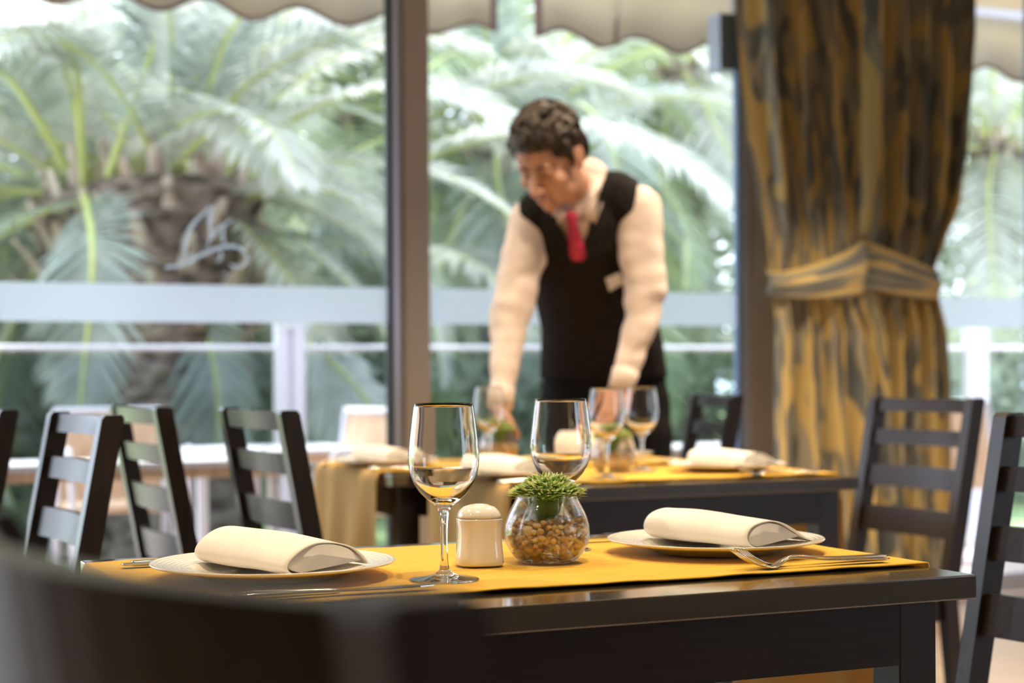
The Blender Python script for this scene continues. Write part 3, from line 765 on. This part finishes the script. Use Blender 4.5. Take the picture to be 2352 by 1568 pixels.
for a, b in ((px_[0], px_[1]), (px_[1], px_[3]), (px_[3], px_[4])):
    boxobj('glass_panel', (a+.09, -.004, .10), (b-.09, .004, 1.10), railglass, rt)
# outdoor tables and wicker chairs
def out_chair(x, y, rz, label):
    t = empty('garden_chair', (x, y, 0), rz)
    for s in (-1, 1):
        bm = bmesh.new(); q = spline([Vector((-.27,s*.24,.84)),Vector((-.24,s*.25,.6)),Vector((-.20,s*.25,.42)),Vector((-.24,s*.25,.0))], 5); loft(bm, q, [.016]*len(q), None, 8); link('rear_leg', bm, whitem, t, True)
        bm = bmesh.new(); q = spline([Vector((-.23,s*.26,.66)),Vector((.1,s*.27,.66)),Vector((.22,s*.26,.62)),Vector((.24,s*.25,.0))], 5); loft(bm, q, [.014]*len(q), None, 8); link('armrest', bm, whitem, t, True)
    bm = bmesh.new(); loft(bm, [(-.275,-.24,.84),(-.275,.24,.84)], [.016,.016], None, 8); link('top_rail', bm, whitem, t, True)
    bm = bmesh.new(); box(bm, (-.015,-.235,0), (.0,.235,.40), .003, Matrix.Translation((-.205,0,.43)) @ Matrix.Rotation(-.15, 4, 'Y')); link('backrest', bm, wickm, t)
    bm = bmesh.new(); box(bm, (-.22,-.24,.40), (.24,.24,.43), .006); link('seat', bm, wickm, t)
    return tag(t, label, 'garden chair', 'wicker garden chairs')
def out_table(x, y, w, d, label):
    t = empty('garden_table', (x, y, 0))
    boxobj('table_top', (-w/2,-d/2,.650), (w/2,d/2,.675), whitem, t, .004)
    boxobj('edge_frame', (-w/2+.02,-d/2+.02,.61), (w/2-.02,d/2-.02,.6498), wickm, t)
    for a in (-1, 1):
        for b in (-1, 1): boxobj('leg', (a*(w/2-.07)-.02, b*(d/2-.07)-.02, 0), (a*(w/2-.07)+.02, b*(d/2-.07)+.02, .61), whitem, t)
    return tag(t, label, 'garden table', 'garden tables')
pt = PY(755, 1000, 7.0)
out_chair(pt.x+.02, 7.0, math.radians(200), 'wicker and white metal chair on the terrace, left of the first mullion')
pt = PY(2215, 1000, 7.1)
out_chair(pt.x+.1, 7.15, math.radians(20), 'wicker and white metal chair on the terrace, right of the curtains')
pt = PY(180, 1080, 6.9); out_table(pt.x+.0, 6.62, 1.5, .42, 'white-topped garden table with tan edge on the terrace at far left')
out_chair(pt.x+.34, 7.75, math.radians(-90), 'wicker chair behind the white-topped garden table at far left')
pt = PY(520, 1150, 7.5); out_table(pt.x+.15, 7.45, .8, .6, 'low garden table on the terrace behind the two right-facing chairs')
pt = PY(1700, 1030, 6.6); out_table(pt.x, 6.62, 1.4, .42, 'white-topped garden table on the terrace behind the chair by the window mullion')
# white low kerb / bench line along the window
struct(boxobj('trim_7', (-3, YW+.12, 0), (9, YW+.22, .07), whitem))

# ---- palms
def frond_mesh(bm_r, bm_l, path, leaf_len, n=64, width=.028, up=Vector((0,0,1)), vee=.35, start=.12, rnd=random, droop=.35, rr=.022):
    q = spline(path, 8); L = [0]
    for a, b in zip(q, q[1:]): L.append(L[-1]+(b-a).length)
    tot = L[-1]
    def at(s):
        s *= tot
        for i in range(len(q)-1):
            if L[i+1] >= s:
                t = (s-L[i])/(L[i+1]-L[i]+1e-9); return q[i].lerp(q[i+1], t), (q[i+1]-q[i]).normalized()
        return q[-1], (q[-1]-q[-2]).normalized()
    loft(bm_r, q[::2]+([q[-1]] if len(q) % 2 == 0 else []), [rr*(1-.8*i/len(q[::2])) for i in range(len(q[::2])+(1 if len(q) % 2 == 0 else 0))], None, 6)
    for k in range(n):
        s = start+(1-start)*(k+rnd.random()*.5)/n; p, d = at(min(s, .999))
        sd = d.cross(up); sd = sd.normalized() if sd.length > .1 else Vector((1,0,0)); nn = sd.cross(d)
        ll = leaf_len*(math.sin(PI*min(1, .18+.80*(s-start)/(1-start)))**.6)
        for sgn in (-1, 1):
            dir_ = (sd*sgn*.82 + d*(.45+.35*s) + nn*vee + Vector((rnd.uniform(-.1,.1), rnd.uniform(-.1,.1), rnd.uniform(-.1,.1)))).normalized()
            l2 = ll*rnd.uniform(.85, 1.1); w = dir_.cross(nn).normalized()*width*.5; prev = None
            for j, (u, ww) in enumerate(((0,.5),(.35,1),(.7,.75),(1,.08))):
                c = p+dir_*l2*u-Vector((0,0,1))*droop*l2*u*u
                cur = (bm_l.verts.new(c-w*ww), bm_l.verts.new(c+w*ww))
                if prev: bm_l.faces.new((prev[0], prev[1], cur[1], cur[0]))
                prev = cur
rf = random.Random(11); FR = []
for v in range(6):     # frond variants, growing along +X from the origin and arching
    bmr, bml = bmesh.new(), bmesh.new(); el = [1.1, .8, .5, .25, .0, .9][v]; L = 2.7; pts = []
    p = Vector((0,0,0)); a = el
    for k in range(7):
        pts.append(p.copy()); p = p+Vector((math.cos(a), .03*math.sin(k+v), math.sin(a)))*(L/6); a -= .13+.065*k
    frond_mesh(bmr, bml, pts, .50, 62, .034, rnd=rf)
    mr = bpy.data.meshes.new('rachis'); bmr.to_mesh(mr); bmr.free(); mr.materials.append(rachm)
    mls = []
    for mm in (leafA, leafB, leafC):
        ml = bpy.data.meshes.new('leaflets'); bml.to_mesh(ml); ml.materials.append(mm); mls.append(ml)
    bml.free(); FR.append((mr, mls, el))
def palm(loc, h, nf, scale, label, mats, seed, tr=.30, lo=-.8, gap=None):
    r = random.Random(seed); t = empty('palm_tree', loc)
    bm = bmesh.new(); hs = 26; n = 22; prev = None
    for k in range(hs+1):
        z = h*k/hs; rad = tr*(1+.25*(k/hs)**3)*(1.05 if k % 2 else .93); ring = []
        for i in range(n):
            a = 2*PI*i/n; q = rad*(1+.12*noise.noise(Vector((a*2, z*4, seed))))
            ring.append(bm.verts.new((q*math.cos(a), q*math.sin(a), z-.3*(k == 0))))
        if prev:
            for i in range(n): bm.faces.new((prev[i], prev[(i+1)%n], ring[(i+1)%n], ring[i]))
        prev = ring
    bm.faces.new(prev); link('trunk', bm, barkm, t, True)
    bm = bmesh.new()       # old leaf bases below the crown
    for k in range(46):
        a = k*2.4; z = h-.9+.95*k/46; e = .5+.9*k/46
        d = Vector((math.cos(a)*math.cos(e), math.sin(a)*math.cos(e), math.sin(e)))
        b0 = Vector((math.cos(a)*tr*.9, math.sin(a)*tr*.9, z)); loft(bm, [b0, b0+d*.18, b0+d*.34], [(.07,.03),(.05,.02),(.03,.012)], Vector((-math.sin(a), math.cos(a), 0)), 6)
    link('leaf_bases', bm, fibrem, t, True)
    for k in range(nf):
        u = k/nf; elev = lo+(1.35-lo)*u; a = k*2.39996+seed
        if gap and gap(a % (2*PI), elev): continue
        v = min(range(6), key=lambda q: abs(FR[q][2]-elev)+r.random()*.3); mr, mls, el = FR[v]
        M = Matrix.Translation((math.cos(a)*tr*.5, math.sin(a)*tr*.5, h-.1+.15*u)) @ Matrix.Rotation(a, 4, 'Z') @ Matrix.Rotation(-(elev-el), 4, 'Y') @ Matrix.Rotation(r.uniform(-.4,.4), 4, 'X') @ Matrix.Diagonal((scale*r.uniform(.85,1.1),)*3+(1,))
        o = bpy.data.objects.new('frond', mls[r.choice(mats)]); COL.objects.link(o); o.parent = t; o.matrix_local = M
        c = bpy.data.objects.new('rachis', mr); COL.objects.link(c); c.parent = o
    return tag(t, label, 'palm tree', 'garden palms')
def extra_frond(tree, path, leaf, m, n=60, **kw):
    bmr, bml = bmesh.new(), bmesh.new(); frond_mesh(bmr, bml, path, leaf, n, rnd=rf, **kw)
    inv = Matrix.Translation(-tree.location)
    for b in (bmr, bml): b.transform(inv)
    o = link('frond', bml, m, tree); link('rachis', bmr, rachm, o, True)
def pp(l): return [P(x, y, d) for x, y, d in l]
c1 = P(215, 440, 10.2); palmA = palm((c1.x, c1.y, -.1), c1.z+.1, 34, .85, 'palm at far left with a long frond hanging straight down its front', (0,0,2), 1, .26, gap=lambda a, e: (abs(a-4.29) < .9 and e < .4) or (abs(a-5.3) < 1.3 and e < .15))
c2 = P(410, 420, 10.1); palmB = palm((c2.x, c2.y, -.1), c2.z+.1, 40, .85, 'stout shaggy-barked palm seen left of the first mullion', (0,2,2), 2, .40, gap=lambda a, e: abs(a-4.29) < 1.0 and e < .45)
c3 = P(1150, 330, 14.5); palmC = palm((c3.x, c3.y, -.1), c3.z+.1, 40, 1.15, 'palm behind the standing man, its fronds arching over his head', (0,2,1), 3, .24)
c4 = P(1560, 150, 19); palmD = palm((c4.x, c4.y, -.1), c4.z+.1, 36, 1.3, 'tall palm farther back between the man and the curtain', (1,2), 4, .24)
c5 = P(800, 250, 16); palmE = palm((c5.x, c5.y, -.1), c5.z+.1, 40, 1.3, 'green palm in the second row, just left of the first mullion', (1,1,2), 5, .24)
c6 = P(2290, 330, 19); palmF = palm((c6.x, c6.y, -.1), c6.z+.1, 36, 1.2, 'pale palm seen right of the curtains', (1,2,2), 6, .24)
c7 = P(-150, 300, 12); palmG = palm((c7.x, c7.y, -.1), c7.z+.1, 34, 1.0, 'palm whose fronds reach in over the left picture edge', (0,2), 7, .24)
A = palmA
extra_frond(A, pp([(195,450,9.6),(212,540,9.0),(210,680,8.9),(196,820,8.95),(182,960,9.0)]), .40, leafA, 66, width=.03, up=Vector((SN, CS, 0))*-1, vee=.1, droop=.15, rr=.025)
extra_frond(A, pp([(195,420,9.9),(185,300,9.6),(178,170,9.3),(140,90,8.9),(40,70,8.6)]), .42, leafC, 50, start=.55, rr=.03)
extra_frond(A, pp([(250,400,9.8),(310,230,9.6),(360,80,9.5),(400,-60,9.4)]), .45, leafA, 50, start=.5, rr=.03)
extra_frond(A, pp([(330,380,10),(430,210,9.6),(520,80,9.4),(620,-40,9.2)]), .45, leafA, 50, start=.45, rr=.03)
extra_frond(A, pp([(150,380,9.8),(80,260,9.4),(10,170,9.2),(-90,130,9)]), .45, leafA, 46, start=.4, rr=.03)
B = palmB
extra_frond(B, pp([(400,400,9.9),(450,330,9.5),(540,290,9.2),(610,340,8.9),(640,420,8.8)]), .42, leafC, 60, droop=.55)
extra_frond(B, pp([(430,340,10),(560,200,9.9),(720,110,9.8),(890,60,9.8)]), .5, leafC, 60)
extra_frond(B, pp([(480,600,10),(600,545,9.9),(740,550,9.8),(900,600,9.7),(1010,680,9.6)]), .40, leafA, 60, droop=.5)
extra_frond(B, pp([(480,480,10),(620,440,9.8),(760,440,9.6),(890,500,9.5)]), .42, leafC, 60)
extra_frond(B, pp([(640,740,9.8),(740,810,9.5),(830,900,9.3),(905,1030,9.2)]), .38, leafC, 60, rr=.03, up=Vector((SN, CS, .4))*-1)
extra_frond(B, pp([(400,650,10),(470,760,9.8),(500,900,9.7),(500,1040,9.7)]), .35, leafA, 50, up=Vector((SN, CS, 0))*-1)
Cc = palmC
extra_frond(Cc, pp([(930,380,12.5),(1080,330,12),(1250,290,11.6),(1420,300,11.3),(1560,360,11),(1670,460,10.8)]), .62, leafC, 80, width=.04, droop=.5)
extra_frond(Cc, pp([(940,300,13),(1060,230,12.6),(1200,180,12.3),(1330,175,12),(1480,230,12)]), .6, leafC, 70, width=.04)
extra_frond(Cc, pp([(930,300,13),(1030,290,12.6),(1130,310,12.3),(1220,360,12),(1300,450,12)]), .6, leafC, 60, width=.04)
extra_frond(Cc, pp([(960,560,12.6),(1060,590,12.2),(1140,650,12),(1180,760,11.9)]), .5, leafC, 60, width=.04)
# garden trees behind
def leaf_tree(px, D, h, r, label, m, seed, n=2600, pxs=1.0):
    rnd = random.Random(seed); c = P(px, 858, D); t = empty('garden_tree', (c.x, c.y, -.1))
    bm = bmesh.new(); loft(bm, [(0,0,0),(.1,0,h*.3),(0,.1,h*.6)], [.14,.11,.07], None, 10); link('trunk', bm, barkm, t, True)
    bm = bmesh.new(); blobs = [(Vector((rnd.uniform(-1,1)*r, rnd.uniform(-.5,.5)*r, h*rnd.uniform(.12, 1))), r*rnd.uniform(.35,.6)) for _ in range(16)]
    for k in range(n):
        b, br = rnd.choice(blobs); d = Vector((rnd.gauss(0,1), rnd.gauss(0,1), rnd.gauss(0,1))).normalized()
        p = b+d*br*(rnd.random()**.25); s = rnd.uniform(.06,.13); a = Vector((rnd.gauss(0,1), rnd.gauss(0,1), rnd.gauss(0,.5))).normalized(); w = a.cross(d)
        w = w.normalized()*.45 if w.length > .1 else Vector((0,0,.4))
        bm.faces.new([bm.verts.new(p-a*s), bm.verts.new(p+w*s), bm.verts.new(p+a*s), bm.verts.new(p-w*s)])
    link('crown', bm, m, t); return tag(t, label, 'tree', 'garden trees')
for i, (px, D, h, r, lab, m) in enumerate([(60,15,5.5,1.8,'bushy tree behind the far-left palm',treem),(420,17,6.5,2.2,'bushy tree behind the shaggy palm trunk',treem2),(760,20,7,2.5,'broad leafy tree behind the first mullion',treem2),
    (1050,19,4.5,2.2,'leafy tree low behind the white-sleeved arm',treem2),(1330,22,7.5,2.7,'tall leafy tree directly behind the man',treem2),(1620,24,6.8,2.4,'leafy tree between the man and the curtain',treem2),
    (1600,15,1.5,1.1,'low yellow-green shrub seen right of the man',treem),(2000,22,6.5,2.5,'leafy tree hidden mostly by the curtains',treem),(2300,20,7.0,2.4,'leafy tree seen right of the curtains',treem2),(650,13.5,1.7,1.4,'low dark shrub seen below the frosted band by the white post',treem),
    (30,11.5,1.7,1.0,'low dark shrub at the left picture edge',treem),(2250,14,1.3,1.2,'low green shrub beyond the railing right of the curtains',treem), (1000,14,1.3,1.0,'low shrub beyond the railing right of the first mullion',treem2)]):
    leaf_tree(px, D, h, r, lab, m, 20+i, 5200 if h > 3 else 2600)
# ================================================================== THE MAN
man = empty('person', (0, 0, 0)); tag(man, 'young man in white shirt, black vest and crimson tie leaning over the far table', 'person')
Q = lambda px, py, D: P(px, py, D)
sideT = (Vector((CS, -SN, 0)) + Vector((SN, CS, 0))*.10).normalized()
def torso(bm, g):       # g: extra thickness
    pts = [Q(1388,1010,5.47), Q(1388,930,5.47), Q(1385,860,5.44), Q(1382,800,5.38), Q(1372,730,5.31), Q(1352,660,5.24), Q(1340,590,5.17), Q(1336,530,5.11), Q(1338,480,5.07), Q(1344,445,5.05)]
    rad = [(.200,.135),(.205,.135),(.190,.130),(.180,.125),(.165,.125),(.155,.128),(.157,.130),(.165,.122),(.150,.105),(.105,.075)]
    loft(bm, pts, [(a+g, b+g) for a, b in rad], sideT, 28)
# arms (cam-side left of picture = his right)
SHR, ELR, WRR = Q(1222,508,5.08), Q(1168,738,4.99), Q(1150,925,4.86)
SHL, ELL, WRL = Q(1468,480,5.03), Q(1480,705,4.97), Q(1428,885,4.88)
def arm(bm, S_, E_, W_, g, r=(.070,.062,.056,.050,.030)):
    m1 = S_.lerp(E_, .5); m2 = E_.lerp(W_, .5)
    out = (E_-(S_+W_)/2)*.15
    loft(bm, spline([S_, m1+out*.3, E_, m2, W_], 4), [a+g for a in [r[0]+(r[1]-r[0])*k/8 for k in range(8)]+[r[2]+(r[4]-r[2])*k/8 for k in range(9)]], None, 18)
HS = 1.13
HC = Q(1262,362,4.90); yaw, pit = math.radians(32), math.radians(36)
cr_ = Vector((CS, -SN, 0)); cf_ = Vector((SN, CS, 0)); up_ = Vector((0,0,1))
fw = (-cf_*math.cos(yaw) - cr_*math.sin(yaw)).normalized()
sd_ = fw.cross(up_).normalized()                       # his right-hand side
fwd = (fw*math.cos(pit) - up_*math.sin(pit)).normalized(); hup = sd_.cross(fwd).normalized()
HM = Matrix.Translation(HC) @ Matrix((( -sd_.x, fwd.x, hup.x, 0), (-sd_.y, fwd.y, hup.y, 0), (-sd_.z, fwd.z, hup.z, 0), (0,0,0,1))) @ Matrix.Diagonal((HS,HS,HS,1))
hl = lambda x, y, z: HM @ Vector((x, y, z))
# ---- body: head, neck, trunk, arms, hands, legs in one surface
bm = bmesh.new()
def he(c, r): ell(bm, c, r, HM, 24)
he((0,-.012,.030),(.074,.094,.086)); he((0,.030,-.030),(.060,.062,.080)); he((0,.028,-.070),(.050,.052,.045)); he((0,.066,-.100),(.022,.020,.019))
he((0,.060,.040),(.052,.034,.042))
for s in (-1, 1):
    he((s*.026,.083,.018),(.024,.010,.008)); he((s*.042,.060,-.030),(.022,.022,.020)); he((s*.030,.073,-.002),(.017,.014,.012))
    he((s*.043,.020,-.075),(.016,.032,.024))
    he((s*.078,-.006,-.012),(.008,.017,.031)); he((s*.084,-.016,-.004),(.006,.011,.024)); he((s*.011,.101,-.040),(.009,.010,.008))
loft(bm, [hl(0,.084,.012), hl(0,.100,-.012), hl(0,.116,-.036)], [.008*HS,.0095*HS,.0125*HS], None, 12)
he((0,.090,-.066),(.023,.011,.006)); he((0,.088,-.078),(.020,.011,.007)); he((0,.080,-.088),(.020,.010,.008))
loft(bm, [hl(0,-.020,-.045), hl(0,-.038,-.10), Q(1352,440,5.08), Q(1348,500,5.10)], [(.058,.060),(.056,.058),(.060,.062),(.08,.07)], sideT, 20)
torso(bm, -.022)
arm(bm, SHR, ELR, WRR, -.022, (.062,.054,.052,.046,.048)); arm(bm, SHL, ELL, WRL, -.022, (.062,.054,.052,.046,.048))
for s in (-1, 1):
    hx = Q(1388+s*72, 980, 5.47); foot = W(hx.dot(cr_), 5.47, .09); foot.z = .09
    kn = (hx+foot)/2; kn.z = .52
    loft(bm, [hx, (hx+kn)/2, kn, (kn+foot)/2, foot], [.085,.075,.055,.05,.038], None, 18)
    loft(bm, [foot+Vector((0,0,-.04)), foot-cf_*.09+Vector((0,0,-.055)), foot-cf_*.15+Vector((0,0,-.06))], [(.04,.035),(.04,.028),(.035,.02)], sideT, 14)
def hand(bm, wr, palm_dir, across, normal, mirror=1, curl=.5, spread=.75):
    """palm 9.5 cm, five fingers; across points to the little finger side"""
    pd, ac, no = palm_dir.normalized(), across.normalized(), normal.normalized()
    k = 1.05
    loft(bm, [wr-pd*.02, wr+pd*.02*k, wr+pd*.055*k, wr+pd*.088*k], [(.027,.019),(.033,.018),(.041,.016),(.040,.013)], ac, 16)
    for i, (o, L) in enumerate(((-.031,.072),(-.0105,.080),(.0105,.074),(.031,.058))):
        b = wr+pd*.088*k+ac*o*k; c = curl*(1+.12*i); d = pd.copy(); pts = [b-pd*.012]; 
        for j, f in enumerate((.45,.32,.23)):
            an = c*(.55+.5*j); dd = (pd*math.cos(an)+no*math.sin(an)+ac*o*1.5).normalized(); pts.append(pts[-1]+dd*L*f*k+(pd*.012 if j == 0 else Vector()))
        loft(bm, pts, [.0098,.0092,.0084,.0070], None, 10)
    tb = wr+pd*.022-ac*.030
    loft(bm, [tb, tb+(pd*.5-ac*spread+no*.3).normalized()*.035, tb+(pd*.5-ac*spread+no*.3).normalized()*.035+(pd*.85-ac*.25+no*.4).normalized()*.034, tb+(pd*.5-ac*spread+no*.3).normalized()*.035+(pd*.9+no*.5).normalized()*.058], [.015,.0125,.0105,.0080], None, 10)
dn = Vector((0,0,-1))
hand(bm, WRR, dn*1.0-cf_*.30, cf_*1.0-cr_*.15, cr_*.9, 1, .45, .35)
hand(bm, WRL, dn*.9-cf_*.35-cr_*.42, cr_*.75-cf_*.45, cf_*.7-cr_*.55+dn*.1, 1, .6)
body = remesh('body', bm, .0042, skinm, man, 2)
# ---- shirt
bm = bmesh.new(); torso(bm, 0); arm(bm, SHR, ELR, WRR+ (ELR-WRR)*.0, 0); arm(bm, SHL, ELL, WRL, 0)
loft(bm, [Q(1348,440,5.07), Q(1352,418,5.07)], [(.082,.076),(.074,.072)], sideT, 20)
for sh, x in ((SHR, 1285), (SHL, 1410)): loft(bm, [sh+Vector((0,0,-.01)), Q(x, 452, 5.05)], [.066,.060], None, 16)
shirt = remesh('shirt', bm, .0075, shirtm, man, 5)
me = shirt.data
for v in me.vertices:      # cloth folds, strongest on the sleeves
    p = v.co; sl = max(0, 1-min((p-ELR).length, (p-ELL).length)/.32); q = Vector((p.x*6+p.z*5, p.y*6, p.z*10-p.x*4))
    n_ = noise.noise(q)*.6+noise.noise(q*2.1)*.5
    v.co = p + v.normal*(n_*(.004+.017*sl))
for wr, el in ((WRR, ELR), (WRL, ELL)):   # cuffs
    d = (wr-el).normalized(); bm = bmesh.new(); loft(bm, [wr-d*.045, wr-d*.02, wr+d*.012], [.039,.037,.036], None, 22, caps=False)
    o = link('cuff', bm, shirtm, man, True)
# ---- vest: the torso shell with a V neck and armholes
bm = bmesh.new(); torso(bm, .011)
for sh, x, y in ((SHR, 1285, 452), (SHL, 1412, 447)): loft(bm, [sh.lerp(Q(x, y, 5.05), .25)+Vector((0,0,-.005)), Q(x, y, 5.05)], [.074,.070], None, 18)
tmp = remesh('vest', bm, .0075, vestm, man, 4)
bm = bmesh.new(); bm.from_mesh(tmp.data)
def topx(p):      # back to photo coordinates, used to cut neckline and armholes on the real shell
    D = p.dot(cf_); X = p.dot(cr_); return 1176+FP*X/D, HOR-(p.z-CAMH)*FP/D, D
kill = []
for f in bm.faces:
    c = f.calc_center_median(); x, y, D = topx(c)
    front = (c - Q(1345, y, 5.13)).dot(cf_) < .035
    cut = False
    yb = 592; 
    if y < yb and front:
        t_ = (yb-y)/190.0; cut = (1328-100*t_) < x < (1328+62*t_+4)
    if y < 432 and 1290 < x < 1380: cut = True
    if y < 655 and x < 1197+max(0, (y-560))*.35-0: cut = True
    if 0 < y < 640 and x > 1468-max(0, (y-430))*.22+max(0, y-560)*.35: cut = True
    if y > 868: cut = True
    if cut: kill.append(f)
bmesh.ops.delete(bm, geom=kill, context='FACES')
for _ in range(4):
    bv = [v for v in bm.verts if v.is_boundary]; new = {}
    for v in bv:
        nb = [e.other_vert(v).co for e in v.link_edges if e.is_boundary]
        if len(nb) == 2: new[v] = v.co*.4+(nb[0]+nb[1])*.3
    for v, c in new.items(): v.co = c
for v in bm.verts: v.co += v.normal*.004
bm.to_mesh(tmp.data); bm.free(); sdm = tmp.modifiers.new('s', 'SOLIDIFY'); sdm.thickness = .005; sdm.offset = -1
for p in tmp.data.polygons: p.use_smooth = True
vest = tmp
# ---- trousers and shoes
bm = bmesh.new(); loft(bm, [Q(1388,1000,5.47), Q(1388,930,5.47), Q(1386,868,5.44), Q(1384,838,5.41)], [(.215,.140),(.215,.140),(.196,.136),(.186,.131)], sideT, 26)
for s in (-1, 1):
    hx = Q(1388+s*78, 990, 5.47); foot = W(hx.dot(cr_), 5.47, .07); kn = (hx+foot)/2; kn.z = .52
    loft(bm, [hx, (hx+kn)/2, kn, (kn+foot)/2, foot], [.112,.105,.085,.080,.078], None, 18)
remesh('trousers', bm, .009, trousm, man, 3)
for s in (-1, 1):
    bm = bmesh.new(); hx = Q(1388+s*78, 990, 5.47); foot = W(hx.dot(cr_), 5.47, .055)
    loft(bm, [foot+cf_*.04, foot-cf_*.06+Vector((0,0,-.005)), foot-cf_*.20+Vector((0,0,-.015))], [(.050,.048),(.055,.044),(.045,.034)], sideT, 16); link('shoe', bm, shoem, man, True)
# ---- collar, tie, badge: laid on the built cloth
def bvh(*objs):
    vs, fs = [], []
    for o in objs:
        b = len(vs); vs += [v.co.copy() for v in o.data.vertices]; fs += [tuple(i+b for i in p.vertices) for p in o.data.polygons]
    return BVHTree.FromPolygons(vs, fs)
T1 = bvh(shirt); T2 = bvh(vest); TB = bvh(body)
EYE = Vector((0,0,CAMH))
def on(tree, px, py, off=.004, D=5.0):
    d = (Q(px, py, D)-EYE).normalized(); h = tree.ray_cast(EYE, d)
    return (h[0]-d*off) if h[0] is not None else Q(px, py, D)
def strip(name, quads, m, th=.003, smooth=True):
    bm = bmesh.new(); vs = {}
    def gv(p):
        k = tuple(round(c, 5) for c in p)
        if k not in vs: vs[k] = bm.verts.new(p)
        return vs[k]
    for q in quads:
        try: bm.faces.new([gv(p) for p in q])
        except ValueError: pass
    bmesh.ops.recalc_face_normals(bm, faces=bm.faces)
    o = link(name, bm, m, man, smooth); s = o.modifiers.new('s', 'SOLIDIFY'); s.thickness = th; s.offset = 0; return o
# collar: stand ring plus two leaves
def neck(a, z, r, lift=0):   # ring round the neck; a=0 front
    c = Q(1346, 452, 5.075)+Vector((0,0,z)); f = (-cf_*math.cos(yaw*.5)-cr_*math.sin(yaw*.5)); s = f.cross(up_)
    return c + f*r*math.cos(a)*1.0 + s*r*math.sin(a) + up_*(-.030*math.cos(a)+lift)
qs = []
N = 28
for i in range(N):
    a, b = .25+(2*PI-.5)*i/N, .25+(2*PI-.5)*(i+1)/N
    qs.append((neck(a,-.012,.082), neck(b,-.012,.082), neck(b,.032,.073), neck(a,.032,.073)))
    qs.append((neck(a,.032,.073), neck(b,.032,.073), neck(b,.034,.078), neck(a,.034,.078)))
    w = lambda t: -.020-.036*max(0, math.cos(t))**2
    qs.append((neck(a,.034,.078), neck(b,.034,.078), neck(b,w(b)-.006,.094+.012*max(0,math.cos(b))), neck(a,w(a)-.006,.094+.012*max(0,math.cos(a)))))
strip('collar', qs, shirtm, .0022)
for tri in ([(1352,452),(1378,400),(1384,470),(1368,512),(1330,486)], [(1300,486),(1276,470),(1268,492),(1280,516),(1296,500)]):
    q = [on(T1, x, y, .016) for x, y in tri]; strip('collar_leaf', [q], shirtm, .003)
# tie
def band(cen, tree, off):
    rows = []
    for x, y, w in cen: rows.append([on(tree, x-w, y, off), on(tree, x, y, off+.005), on(tree, x+w, y, off)])
    return [(A[i], A[i+1], B[i+1], B[i]) for A, B in zip(rows, rows[1:]) for i in range(2)]
tie = strip('tie', band([(1309,486,14),(1312,498,15),(1314,510,10),(1317,530,13),(1322,555,16),(1326,578,18),(1328,598,18)], T1, .012), tiem, .007)
bd_ = [on(T2, x, y, .008) for x, y in ((1391,640),(1424,626),(1430,650),(1400,668))]
strip('name_badge', [bd_], badgem, .004, False)
# ---- face details on the head surface
def face_patch(name, pts, m, off=.0012, th=.002):
    q = []
    for x, z in pts:
        o = HM @ Vector((x, .25, z)); d = (HM.to_3x3() @ Vector((0,-1,0))).normalized(); h = TB.ray_cast(o, d)
        q.append(h[0]-d*off)
    c = sum(q, Vector())/len(q)
    return strip(name, [(q[i], q[(i+1) % len(q)], c) for i in range(len(q))], m, th)
for s in (-1, 1):
    face_patch('eyebrow', [(s*.012,.019),(s*.026,.026),(s*.042,.022),(s*.044,.019),(s*.026,.020),(s*.013,.014)], browm, .0015, .004)
    face_patch('eye', [(s*.018,-.006),(s*.028,-.003),(s*.041,-.006),(s*.030,-.010)], browm, .0008, .0022)
face_patch('lips', [(-.022,-.071),(-.008,-.064),(0,-.066),(.008,-.064),(.022,-.071),(.010,-.079),(-.010,-.079)], lipm, .0012, .003)
# ---- hair: cap plus overlapping tufts, fuller at the front
bm = bmesh.new(); rh = random.Random(4)
ell(bm, (0,-.020,.046), (.083,.100,.086), HM, 28)
ell(bm, (0,.040,.078), (.066,.052,.044), HM, 24)
for k in range(330):
    th = rh.uniform(0, 2*PI); ph = rh.uniform(.0, 1.75); d = Vector((math.sin(ph)*math.cos(th), math.sin(ph)*math.sin(th), math.cos(ph)))
    if d.y > .62 and d.z < .42: continue
    if d.z < -.12 and d.y > -.15: continue
    b = Vector((0,-.014,.048))+Vector((d.x*.078, d.y*.094, d.z*.084))
    t = (Vector((rh.uniform(-.6,.6), .9*(1 if d.y > -.2 else -.2), -.25+rh.uniform(-.3,.3)))-d*.0); t = (t-d*t.dot(d)).normalized()
    L = rh.uniform(.018,.034)*(1.25 if d.y > .2 else .9); lift = .55 if d.z > .1 else .15
    p1 = b+t*L*.5+d*L*lift*.7; p2 = b+t*L+d*L*lift*.75
    loft(bm, [HM @ b, HM @ p1, HM @ p2], [.0095,.0085,.004], None, 7)
for s in (-1, 1):      # sideburns
    loft(bm, [hl(s*.075,.016,.030), hl(s*.076,.020,.0), hl(s*.072,.022,-.022)], [.012,.009,.005], None, 8)
    ell(bm, (s*.048,-.070,-.005), (.030,.036,.050), HM)
hair = remesh('hair', bm, .0040, hairm, man, 1)
